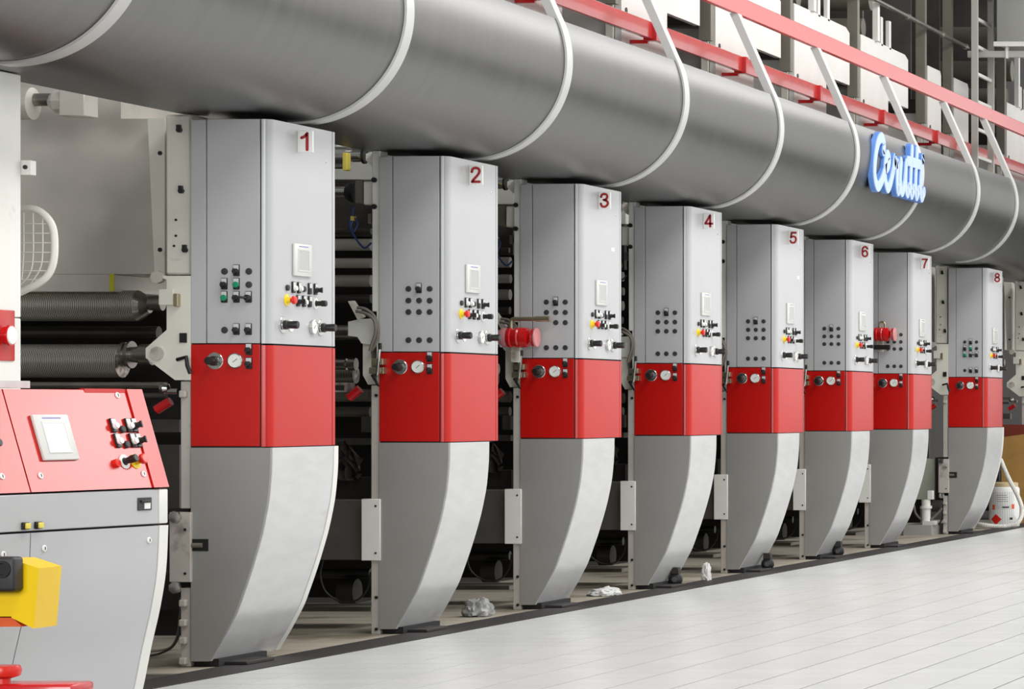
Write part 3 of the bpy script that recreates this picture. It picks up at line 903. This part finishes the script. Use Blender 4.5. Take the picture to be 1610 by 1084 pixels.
    b = new(); rect(b, pb, 520, 602, 545, 617, .10, .22, .003); P('junction_box', b, 'worn_frame', t, smooth=0)
    b = new(); rect(b, pb, 524, 606, 541, 614, .096, .10); P('box_cover', b, 'dark_body', t, smooth=0)
    b = new(); ycyl(b, pb, L, 582, 622, .28, 10, KB); P('pipe', b, 'olive_metal', t)
    b = new(); a_, c_ = pb(549, 626, .08), pb(566, 612, .08); cyl(b, (a_[0], .08, a_[1]), (c_[0], .08, c_[1]), .026, seg=14); P('red_handle', b, 'valve_red', t)
    b = new(); ycyl(b, pb, L, 583, 648, .40, 8, KB); P('pipe', b, 'olive_metal', t)
    b = new(); rect(b, pb, 568, 655, 582, 680, .30, .36); P('bracket', b, 'beam_grey', t, smooth=0)
    b = new(); rect(b, pb, L, 690, 583, 700, .36, .5); P('cross_bar', b, 'beam_grey', t, smooth=0)
    # crumpled ink rag hanging in the trough
    b = new()
    rr = random.Random(5)
    grid = [[b.verts.new((pb(524 + 46 * i / 6, 0, .2)[0], .2 + rr.uniform(-.07, .05), pb(0, 752 - 66 * j / 6 * (1 - abs(i - 2.2) / 6), .2)[1] + rr.uniform(-.02, .02))) for j in range(7)] for i in range(7)]
    for i in range(6):
        for j in range(6):
            b.faces.new((grid[i][j], grid[i + 1][j], grid[i + 1][j + 1], grid[i][j + 1]))
    bmesh.ops.solidify(b, geom=b.faces[:], thickness=.004)
    P('ink_rag', b, 'foil', t, smooth=0)
    b = new(); rect(b, pb, L, 752, 583, 786, .22, .55); P('ink_tray', b, 'dark_body', t, smooth=0)
    b = new(); rect(b, pb, L, 786, 570, 881, .06, .55, .004); P('box_beam', b, 'beam_grey', t)
    b = new(); rect(b, pb, 568, 785, 597.5, 882, -.012, .06, .003); P('junction_plate', b, 'white_machine', t)
    for yy in (796, 870):
        b = new(); X, Z = pb(592, yy); cyl(b, (X, -.016, Z), (X, -.008, Z), .006, seg=10); P('screw', b, 'black_plastic', t)
    b = new(); ycyl(b, pb, L, 583, 902, .40, 8, KB); P('pipe', b, 'black_hose', t)
    b = new(); ycyl(b, pb, 536, 562, 930, .35, 20, KB); P('pump_motor', b, 'dark_body', t)
    b = new(); tube(b, spline([(pb(x, yy, .14)[0], .14, pb(x, yy, .14)[1]) for x, yy in ((508, 880), (504, 905), (512, 930), (535, 946), (562, 944), (578, 925), (583, 900))], 6), .006, 6); P('cable', b, 'black_hose', t)
    b = new(); rect(b, pb, L, 955, 583, 962, .55, .95); P('floor_beam', b, 'olive_metal', t, smooth=0)
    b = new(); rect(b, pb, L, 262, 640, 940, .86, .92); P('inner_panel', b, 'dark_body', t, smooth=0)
    return t

first = station_a('press station with white frame and two engraved cylinders left of column 1', YS[0])
sb = station_b('press machinery with shafts and rollers showing between columns one and two', YS[1])
for k in range(2, 7):
    c = copy_tree(sb)
    c.location = (XB, YS[k], 0)
    c['label'] = 'press machinery with shafts and rollers showing between columns %s and %s' % (NUM[k - 1], NUM[k])
station_a('cream framed press station showing between columns 7 and 8', YS[7], False)
q8 = thing('pump_unit', 'small pale pump with hose on a tray between columns seven and eight', 'pump', (at(1455, 0, 32.7).x, 32.7, 0))
def l8(px, py, dy=0.0):
    v = at(px, py, 32.7 + dy); return (v.x - q8.location.x, dy, v.z)
def r8(b, x0, y0, x1, y1, ya, yb, bev=.003):
    A, B_ = l8(x0, y1, ya), l8(x1, y0, ya); box(b, A[0], B_[0], ya, yb, A[2], B_[2], bev, 1)
b = new(); r8(b, 1432, 722, 1472, 786, .3, .5); P('back_cover', b, 'olive_pale', q8)
b = new(); r8(b, 1420, 826, 1465, 846, -.1, .5); P('drip_tray', b, 'box_grey', q8)
b = new(); A, B_ = l8(1456, 826), l8(1456, 786); cyl(b, A, B_, .045); cyl(b, l8(1456, 800), l8(1456, 796), .06); P('filter_bowl', b, 'white_machine', q8)
b = new(); r8(b, 1458, 772, 1466, 786, -.04, .04); P('white_valve', b, 'white_plastic', q8)
b = new(); r8(b, 1450, 820, 1470, 826, -.06, .06); P('filter_foot', b, 'bezel', q8)
b = new(); cyl(b, l8(1466, 796, .1), l8(1480, 796, .1), .06); P('pump_motor', b, 'dark_body', q8)
b = new(); tube(b, spline([l8(*p) for p in ((1437, 795), (1440, 808), (1450, 818), (1462, 818), (1474, 808), (1481, 800))], 6), .012, 8); P('hose', b, 'grey_hose', q8)
b = new(); r8(b, 1424, 846, 1462, 856, .05, .45); P('base', b, 'dark_body', q8)
b = new(); box(b, -.2, .02, .1, .4, 0, l8(0, 846)[2] - .04); P('support_leg', b, 'dark_body', q8, smooth=0)
station_a('cream press station at the right picture edge, beyond column 8', 36.9, False)

# ------------------------------------------------------------------ left end: white cabinet post, mesh guard, shaft
t = thing('white_cabinet', 'plain white cabinet edge at the left picture border', 'cabinet', (-7.45, 14.0, 0))
k0 = 14.15
x_r = at(33, 0, k0).x + 7.45
def yf(px): return (x_r - 7.45) * F / (px - VX) - 14.0      # where pixel px meets the aisle face
zs_ = at(0, 499, 14.1).z
b = new(); box(b, -.6, x_r, -.16, .15, 0.06, zs_ - .004, .004, 1); P('lower_body', b, 'white_machine', t)
b = new(); box(b, -.6, x_r, -.16, .15, zs_, 2.786, .004, 1); P('upper_body', b, 'white_machine', t)
b = new(); box(b, -.58, x_r - .02, -.14, .13, 0, .06); P('plinth', b, 'black_core', t, smooth=0)
p0, p1 = at(33, 275, k0), at(48, 252, k0)
b = new(); box(b, x_r - .05, p1.x + 7.45, .15, .20, p0.z, p1.z, .002, 1); hg = P('hinge_lug', b, 'white_machine', t)
b = new(); c_ = at(40, 263, k0); cyl(b, (c_.x + 7.45, .144, c_.z), (c_.x + 7.45, .16, c_.z), .010, seg=10); P('bolt', b, 'black_plastic', hg)
b = new()
z0_, z1_ = at(0, 568, 14.05).z, at(0, 488, 14.05).z
box(b, x_r, x_r + .008, -.15, yf(21), z0_, z1_, .004, 2); rp_ = P('red_plate', b, 'red_gloss', t)
zg = at(0, 528, 14.05).z
b = new(); lathe(b, [(0, .008), (.040, .008), (.040, .022), (.046, .026), (.046, .038), (0, .038)], 28, 'X', (x_r, yf(5), zg)); P('gauge_case', b, 'valve_red', rp_)
b = new(); lathe(b, [(0, .0382), (.041, .0382), (.038, .043), (0, .045)], 28, 'X', (x_r, yf(5), zg)); P('gauge_glass', b, 'dial_white', rp_)

t = thing('mesh_guard', 'white rounded tube frame with wire mesh beside the white cabinet', 'guard', (-7.3, 14.25, 0))
gp = [(-10, 327), (33, 327), (55, 329), (72, 340), (83, 358), (86, 385), (84, 412), (76, 432), (60, 446), (34, 459), (-10, 478)]
def lg(px, py, y=14.42):
    v = at(px, py, y); return (v.x + 7.3, v.y - 14.25, v.z)
b = new(); tube(b, spline([lg(*p) for p in gp], 6), .016, 10); P('tube_frame', b, 'guard_white', t)
for q, pts in enumerate([[(37, 335), (37, 400), (34, 440)], [(52, 335), (52, 405), (46, 432), (33, 448)], [(67, 342), (67, 400), (62, 425), (48, 447)]]):
    b = new(); tube(b, spline([lg(*p) for p in pts], 5), .0028, 6); P('wire', b, 'guard_white', t)
for yy, xe in ((352, 74), (367, 78), (382, 80), (397, 80), (412, 79), (426, 74), (440, 62)):
    b = new(); tube(b, [lg(20, yy), lg(xe, yy)], .0028, 6); P('wire', b, 'guard_white', t)

def ls(px, py, dy=0.0):
    v = at(px, py, 15.7); return (v.x - XB, 15.7 - Y1 + dy, v.z)
b = new(); lathe(b, [(0, -.30), (.075, -.30), (.080, -.05), (.080, .0), (.05, .01), (0, .01)], 24, 'X', ls(52, 163)); sp = P('spindle_hub', b, 'hood_grey', first)
b = new(); cyl(b, ls(52, 157), ls(84, 157), .032); P('shaft', b, 'shaft_steel', sp)
b = new(); cyl(b, ls(78, 160), ls(88, 160), .03, .058, 8); cyl(b, ls(88, 160), ls(103, 160), .058, .058, 8); P('hex_collar', b, 'hood_grey', sp, smooth=20)
b = new(); A, B_ = ls(102, 184), ls(142, 140); box(b, A[0], B_[0], A[1] - .06, A[1] + .08, A[2], B_[2], .004, 1); P('end_block', b, 'hood_grey', sp)

# ------------------------------------------------------------------ console in the left foreground
D = Vector((.157, 1, 0)).normalized()
ang = -math.atan2(.157, 1.0)
kc = 13.0 / F
def pc(px, py): return ((px - 264) * kc, EYE + (VY - py) * kc)
CX = (264 - VX) * kc
t = thing('console', 'low control console with sloping red panel in the left foreground', 'console', (CX, 13.0, 0), rot=(0, 0, ang))
# local frame: -y runs back along the console towards the camera, profile in x, z at the far end (y = 0)
LEN = 2.3
body = [(-.75, .0), pc(201, 1142), pc(211, 1110), pc(220, 1084), pc(235, 1016), pc(250, 955), pc(260, 895), pc(263.6, 826), (-.75, pc(0, 826)[1])]
prof = [(p.x, p.z) for p in spline([(x, 0, z) for x, z in body[1:8]], 4)]
full = [(-.75, .02)] + prof + [(-.75, pc(0, 826)[1])]
SPL = -.845
b = new(); prism(b, full, 'Y', SPL + .003, -.06); P('lower_door', b, 'silver_front', t, smooth=30)
b = new(); prism(b, full, 'Y', -LEN, SPL - .003); P('lower_door', b, 'silver_front', t, smooth=30)
b = new(); prism(b, [(-.75, .02)] + [(x + .003, z) for x, z in prof] + [(-.75, pc(0, 826)[1])], 'Y', -.056, 0); P('end_frame', b, 'white_steel', t, smooth=30)
b = new(); box(b, -.75, pc(264, 0)[0], -LEN, -.06, pc(0, 823)[1], pc(0, 769)[1], .003, 1); P('middle_band', b, 'silver_front', t)
b = new(); box(b, -.75, pc(264.5, 0)[0], -.058, 0, pc(0, 823)[1], pc(0, 769)[1], .006, 2); P('band_end', b, 'white_steel', t)
b = new(); box(b, -.74, -.03, -LEN + .01, -.01, pc(0, 835)[1], pc(0, 764)[1]); P('carcass', b, 'black_core', t, smooth=0)
s0, s1 = pc(264, 766), pc(217, 614)
up = [(-.75, s0[1]), (s0[0], s0[1]), (s1[0], s1[1]), (-.75, s1[1] + .0)]
b = new(); prism(b, up, 'Y', SPL + .004, -.10); P('sloping_panel', b, 'red_gloss', t, smooth=0)
b = new(); prism(b, up, 'Y', -LEN, SPL - .004); P('sloping_panel', b, 'red_gloss', t, smooth=0)
b = new(); prism(b, [(x + (.006 if 0 < i < 3 else 0), z + (.004 if i > 1 else 0)) for i, (x, z) in enumerate(up)], 'Y', -.098, 0); P('panel_end_strip', b, 'red_paint', t, smooth=0)
b = new(); prism(b, [(s1[0] - .02, s1[1]), (s1[0] + .004, s1[1] - .012), (s1[0] + .002, s1[1] + .004), (s1[0] - .02, s1[1] + .006)], 'Y', -.36, -.10); P('panel_lip', b, 'red_paint', t, smooth=0)
tl = math.atan2(s0[0] - s1[0], s1[1] - s0[1])        # lean of the panel from the vertical
SL = math.hypot(s0[0] - s1[0], s1[1] - s0[1])
def on_panel(y, f):               # y along console, f from the bottom (0) to the top (1)
    return (s0[0] + (s1[0] - s0[0]) * f, y, s0[1] + (s1[1] - s0[1]) * f)
OUT_S = Matrix(((0, -math.sin(tl), math.cos(tl)), (1, 0, 0), (0, math.cos(tl), math.sin(tl)))).to_euler()
s_ = screen(t, on_panel(-.625, .52), OUT_S, True)
s_.scale = (1.0, 1.12, 1.0)
for r_, f in enumerate((.625, .47)):
    for c_, y in enumerate((-.245, -.195, -.15, -.115)):
        if c_ == 1: ob('push_button', ME['small_plug'], t, on_panel(y, f - .03), OUT_S)
        else: switch(t, on_panel(y, f), OUT_S, ('whitecap', None, 'whitecap', 'knob')[c_])
ob('push_button', sm('push_button', lambda b: lathe(b, [(.017, 0), (.017, .012), (0, .016)], 20), 'button_red'), t, on_panel(-.29, .255), OUT_S)
wd = ob('white_disc', ME['whitedisc'], t, on_panel(-.235, .27), OUT_S); ob('rotary_knob', ME['ledge_knob'], wd)
estop(t, on_panel(-.165, .27), OUT_S)
for y, f in ((-.16, .945), (-.765, .155), (-.135, .14), (-.985, .16)):
    l_ = ob('lock', ME['lock'], t, on_panel(y, f), OUT_S); ob('lock_slot', ME['lockslot'], l_)
regk = ob('rotary_knob', ME['ledge_knob'], t, on_panel(-1.02, .45), OUT_S)
for y, zz in ((-.765, 850), (-.12, 848), (-1.0, 855)):
    l_ = ob('lock', ME['lock'], t, (pc(262.5, 0)[0] + .001, y, pc(0, zz)[1]), OUT_X); ob('lock_slot', ME['lockslot'], l_)
for y in (-.885, -.81):
    b = new(); box(b, 0, .012, -.018, .018, -.014, .014, .002, 1); k_ = P('square_button', b, 'black_plastic', t, loc=(pc(264, 0)[0], y, pc(0, 815)[1]))
    b = new(); box(b, .012, .022, -.012, .012, -.011, .011, .002, 1); P('button_cap', b, 'pale_yellow', k_)
b = new(); box(b, 0, .004, -.045, .045, -.026, .026, .002, 1); sk = P('flap_socket', b, 'plug_grey', t, loc=(pc(264, 0)[0], -.155, pc(0, 791)[1]))
b = new(); box(b, .004, .012, -.03, .03, .006, .016, .002, 1); P('flap_handle', b, 'black_plastic', sk)
b = new(); box(b, .004, .008, -.005, .03, -.02, .004); P('flap_label', b, 'white_plastic', sk, smooth=0)

# papers lying on the console
b = new()
pz = s1[1] + .005
pts = [(-.015, -.60), (-.16, -.57), (-.20, -1.5), (-.015, -1.6)]
prism(b, [(x, y) for x, y in pts], 'Z', 0, .028)
o = tag(P('paper_stack', b, 'rag_white', None, smooth=0), 'white sheets of paper lying on top of the red console', 'paper')
o.location = (CX + s1[0] - .03, 13.0, pz); o.rotation_euler = (0, 0, ang)

# ------------------------------------------------------------------ yellow switch box on a red stand, lower left corner
YY = 11.2
def ly(px, py, dy=0.0):
    v = at(px, py, YY); return (v.x + 5.85, dy, v.z)
t = thing('switch_stand', 'yellow switch box with black connector on a red stand, lower left corner', 'switch box', (-5.85, YY, 0))
b = new()
yb0 = [ly(-60, 880), ly(40, 884), ly(62, 893), ly(54, 988), ly(32, 990), ly(-60, 985)]
prism(b, [(p[0], p[2]) for p in (ly(-80, 880), ly(18, 880), ly(18, 970), ly(-80, 970))], 'Y', .0, .16)
P('box_body', b, 'yellow_box', t, smooth=0)
b = new()
prism(b, [(p[0], p[2]) for p in (ly(18, 880), ly(61, 894), ly(53, 989), ly(18, 972))], 'Y', .0, .16)
P('box_wedge', b, 'yellow_box', t, smooth=0)
b = new(); prism(b, [(p[0], p[2]) for p in (ly(-80, 972), ly(18, 972), ly(34, 986), ly(-80, 987))], 'Y', .005, .15)
P('box_floor', b, 'orange_mark', t, smooth=0)
b = new(); A, B_ = ly(-60, 929), ly(38, 875); box(b, A[0], B_[0], -.07, .0, A[2], B_[2], .012, 3); cn = P('connector', b, 'plug_grey', t)
c_ = ly(20, 894)
b = new(); lathe(b, [(.030, 0), (.030, -.008), (.021, -.008), (.019, -.001), (0, -.001)], 24, 'Y', (c_[0], -.07, c_[2])); P('socket_ring', b, 'black_plastic', cn)
c_ = ly(6, 1055)
b = new(); lathe(b, [(.03, c_[2] - .11), (.026, c_[2] - .03), (.058, c_[2] - .02), (.062, c_[2] + .0), (.056, c_[2] + .016), (0, c_[2] + .02)], 28, 'Z', (c_[0] - .015, .02, 0)); P('mushroom_pedal', b, 'button_red', t)
b = new(); A, B_ = ly(-80, 1100), ly(118, 1076); box(b, A[0], B_[0], -.03, .14, A[2] - .02, B_[2], .012, 2); P('base_shelf', b, 'valve_red', t)
b = new(); A = ly(-60, 985); box(b, A[0] - .04, A[0] + .04, .05, .11, 0.0, 1.0, .004, 1); P('stand_post', b, 'valve_red', t)
b = new(); A = ly(-40, 900); box(b, A[0] - .2, A[0] + .25, -.1, .26, 0, .02, .004, 1); P('stand_base', b, 'valve_red', t)

# ------------------------------------------------------------------ red pumps beside columns 3 and 7
def red_pump(label, y, px0, py, k, pipe):
    t = thing('red_pump', label, 'pump', (at(px0, py, y).x, y, at(px0, py, y).z), 'red air pumps')
    s = y / F
    b = new(); lathe(b, [(0, -.075), (.062, -.075), (.066, -.055), (.058, -.05), (.066, -.01), (.058, 0.0), (.066, .008), (.062, .05), (.03, .06), (.03, .075), (.058, .08), (.055, .092), (0, .095)], 28, 'X', (0, 0, 0))
    P('pump_body', b, 'valve_red', t)
    b = new(); lathe(b, [(0, -.125), (.05, -.125), (.062, -.11), (.062, -.08), (0, -.076)], 28, 'X', (0, 0, 0)); P('end_dome', b, 'valve_pink', t)
    b = new(); lathe(b, [(0, .096), (.06, .096), (.064, .104), (.06, .112), (0, .114)], 28, 'X', (0, 0, 0)); P('end_disc', b, 'valve_pink', t)
    if pipe:
        b = new(); tube(b, spline([(-.06, 0, .05), (-.06, 0, .10), (-.045, 0, .118), (.0, 0, .12), (.12, 0, .12)], 5), .014, 12); tube(b, [(.10, 0, .12), (.19, 0, .12)], .018, 12)
        P('brass_pipe', b, 'brass', t)
    else:
        b = new(); tube(b, spline([(-.035, 0, .05), (-.033, 0, .10), (-.01, 0, .115), (.012, 0, .10), (.014, 0, .05)], 5), .010, 10); P('lifting_eye', b, 'brass', t)
        b = new(); cyl(b, (-.10, 0, -.12), (.06, 0, -.12), .022); P('lower_cylinder', b, 'black_plastic', t)
    b = new(); box(b, -.07, -.01, .02, .06, -.16, -.04, .003, 1); P('mount', b, 'cream_frame', t)
    return t
red_pump('red pump with brass pipe at the left edge of column 3', YS[2] - .10, 818, 531, 0, True)
red_pump('red pump with small lifting eye at the left edge of column 7', YS[6] - .10, 1389, 526, 0, False)

# ------------------------------------------------------------------ loose things on the floor
def rag(label, px, py, y, sx, sy, sz, seed, material='rag_white', cat='rag'):
    rr = random.Random(seed)
    b = new()
    g_ = bmesh.ops.create_icosphere(b, subdivisions=4, radius=1.0)
    off = Vector((seed * 3.1, seed * 1.7, seed))
    for v in b.verts:
        q = v.co.normalized()
        n_ = 1 + .30 * noise.noise(q * 1.6 + off) + .22 * noise.noise(q * 4.2 + off) + .10 * noise.noise(q * 9 + off)
        v.co = Vector((q.x * sx * n_, q.y * sy * n_, max(-.2, q.z) * sz * n_))
    z0 = min(v.co.z for v in b.verts)
    for v in b.verts: v.co.z -= z0
    o = tag(P('crumpled_rag', b, material, None, smooth=50), label, cat, 'rags lying under the press')
    p = at(px, py, y); o.location = (p.x, p.y, 0.001)
    return o
rag('crumpled grey plastic sheet on the floor between columns 2 and 3', 752, 0, 19.9, .08, .10, .09, 3, 'rag_grey')
rag('flat white rag on the floor between columns 3 and 4', 950, 0, 22.1, .10, .12, .045, 4)
rag('small white rag on the floor left of column 5', 1110, 0, 24.0, .035, .06, .10, 6)

for px, y, lab in ((1062, 22.9 + .35, 'small black wheel on the floor behind column four'), (1207, 25.1 + .45, 'small black wheel on the floor behind column five'), (1318, 27.35 + .5, 'small black wheel on the floor behind column six')):
    t = thing('castor_wheel', lab, 'wheel', (at(px, 0, y).x, y, 0.0), 'castor wheels by the trench strip')
    b = new(); lathe(b, [(0, -.02), (.04, -.02), (.05, -.012), (.05, .012), (.04, .02), (0, .02)], 24, 'Y', (0, 0, .052)); P('tyre', b, 'black_plastic', t)
    b = new(); lathe(b, [(0, -.023), (.02, -.023), (.02, .023), (0, .023)], 16, 'Y', (0, 0, .052)); P('hub', b, 'beam_grey', t)
    b = new(); box(b, -.03, .03, -.03, .03, .09, .14, .004, 1); P('fork', b, 'dark_body', t)

# ------------------------------------------------------------------ drum, hose and cardboard at the right edge
yd = 34.9
k_ = yd / F
pd = at(1579, 832, yd)
t = thing('chemical_drum', 'white plastic drum with hazard labels beside column 8', 'drum', (pd.x, yd, 0))
Rd = .165
b = new(); lathe(b, [(Rd - .012, 0.002), (Rd, .015), (Rd, .42), (Rd - .01, .44), (Rd - .035, .455)], 80, 'Z'); P('drum_body', b, 'white_plastic', t)
b = new(); lathe(b, [(Rd - .02, .445), (Rd - .015, .45), (Rd - .015, .485), (Rd - .03, .492), (0, .495)], 40, 'Z'); P('lid', b, 'lid_tan', t)
def on_drum(a, z): return (Rd * math.sin(R(a)) * 1.003, -Rd * math.cos(R(a)) * 1.003, z)
def label_patch(a0, a1, z0, z1, m_, nm, diamond=False, rr=1.004):
    b = new()
    n = 10
    if diamond:
        am, zm = (a0 + a1) / 2, (z0 + z1) / 2
        rows = []
        for q in range(n + 1):
            a = a0 + (a1 - a0) * q / n
            h_ = max((z1 - z0) / 2 * (1 - abs(a - am) / ((a1 - a0) / 2)), .0005)
            rows.append([b.verts.new((Rd * r2 * math.sin(R(a)), -Rd * r2 * math.cos(R(a)), zz)) for r2, zz in ((rr, zm - h_), (rr, zm + h_), (1.0, zm + h_), (1.0, zm - h_))])
        for A, B_ in zip(rows, rows[1:]):
            for q in range(4):
                b.faces.new((A[q], B_[q], B_[(q + 1) % 4], A[(q + 1) % 4]))
        b.faces.new(rows[0]); b.faces.new(rows[-1][::-1])
    else:
        ro, ri = [], []
        for q in range(n + 1):
            a = R(a0 + (a1 - a0) * q / n)
            ro.append((Rd * rr * math.sin(a), -Rd * rr * math.cos(a))); ri.append((Rd * math.sin(a), -Rd * math.cos(a)))
        prism(b, ro + ri[::-1], 'Z', z0, z1)
    return P(nm, b, m_, t, smooth=30)
label_patch(-40, 50, .02, .39, 'tag_white', 'paper_label', rr=1.002)
label_patch(-44, 2, .03, .15, 'button_red', 'red_diamond', True, 1.012)
label_patch(22, 66, .03, .15, 'bezel', 'white_diamond', True, 1.012)
label_patch(32, 44, .085, .11, 'paint_black', 'black_mark', rr=1.016)
label_patch(-20, 46, .20, .25, 'tag_white', 'name_strip', rr=1.006)
label_patch(4, 30, .215, .23, 'paint_black', 'name_print', rr=1.008)
label_patch(-38, -26, .195, .25, 'orange_mark', 'orange_square', rr=1.008)
label_patch(40, 52, .205, .255, 'orange_mark', 'orange_square', rr=1.008)
for q in range(4):
    label_patch(-20, 26 - 5 * (q % 2), .285 + .022 * q, .289 + .022 * q, 'plug_grey', 'print_line', rr=1.005)

hp = [(1573, 723, 34.6), (1578, 735, 34.5), (1588, 757, 34.5), (1600, 780, 34.55), (1607, 802, 34.5), (1602, 820, 34.4), (1585, 827.5, 34.35), (1565, 828, 34.3), (1545, 826, 34.3), (1528, 824, 34.4)]
pts = spline([at(*p) for p in hp], 14)
for p in pts: p.z = max(p.z, .026)
b = new(); tube(b, pts, lambda i: .026 if i % 2 else .0215, 10)
tag(P('ribbed_hose', b, 'white_hose'), 'white ribbed hose looping around the drum beside column 8', 'hose')

b = new(); box(b, -.02, .02, 0, .03, 0, 0); b.free()
t = thing('cardboard_sheet', 'brown cardboard sheet standing behind the drum at the right edge', 'cardboard', (at(1575, 0, 36.2).x, 36.2, 0))
b = new()
zc0, zc1, zc2 = 0.0, at(0, 688, 36.2).z, at(0, 680, 36.2).z
prism(b, [(0, 0), (.62, 0), (.62, zc2 + .03), (.0, zc1)], 'Y', 0, .012); P('sheet', b, 'cardboard', t, smooth=0)
b = new(); prism(b, [(0, 0), (.30, 0), (.30, zc2 - .2), (.0, zc1 - .28)], 'Y', -.016, -.004); P('loose_flap', b, 'cardboard', t, smooth=0)
b = new(); box(b, at(1575, 0, 36.5).x, at(1575, 0, 36.5).x + .8, 36.5, 36.6, 0, at(0, 668, 36.5).z)
tag(P('red_board', b, 'wood_red', smooth=0), 'dark red board standing behind the cardboard sheet', 'board')
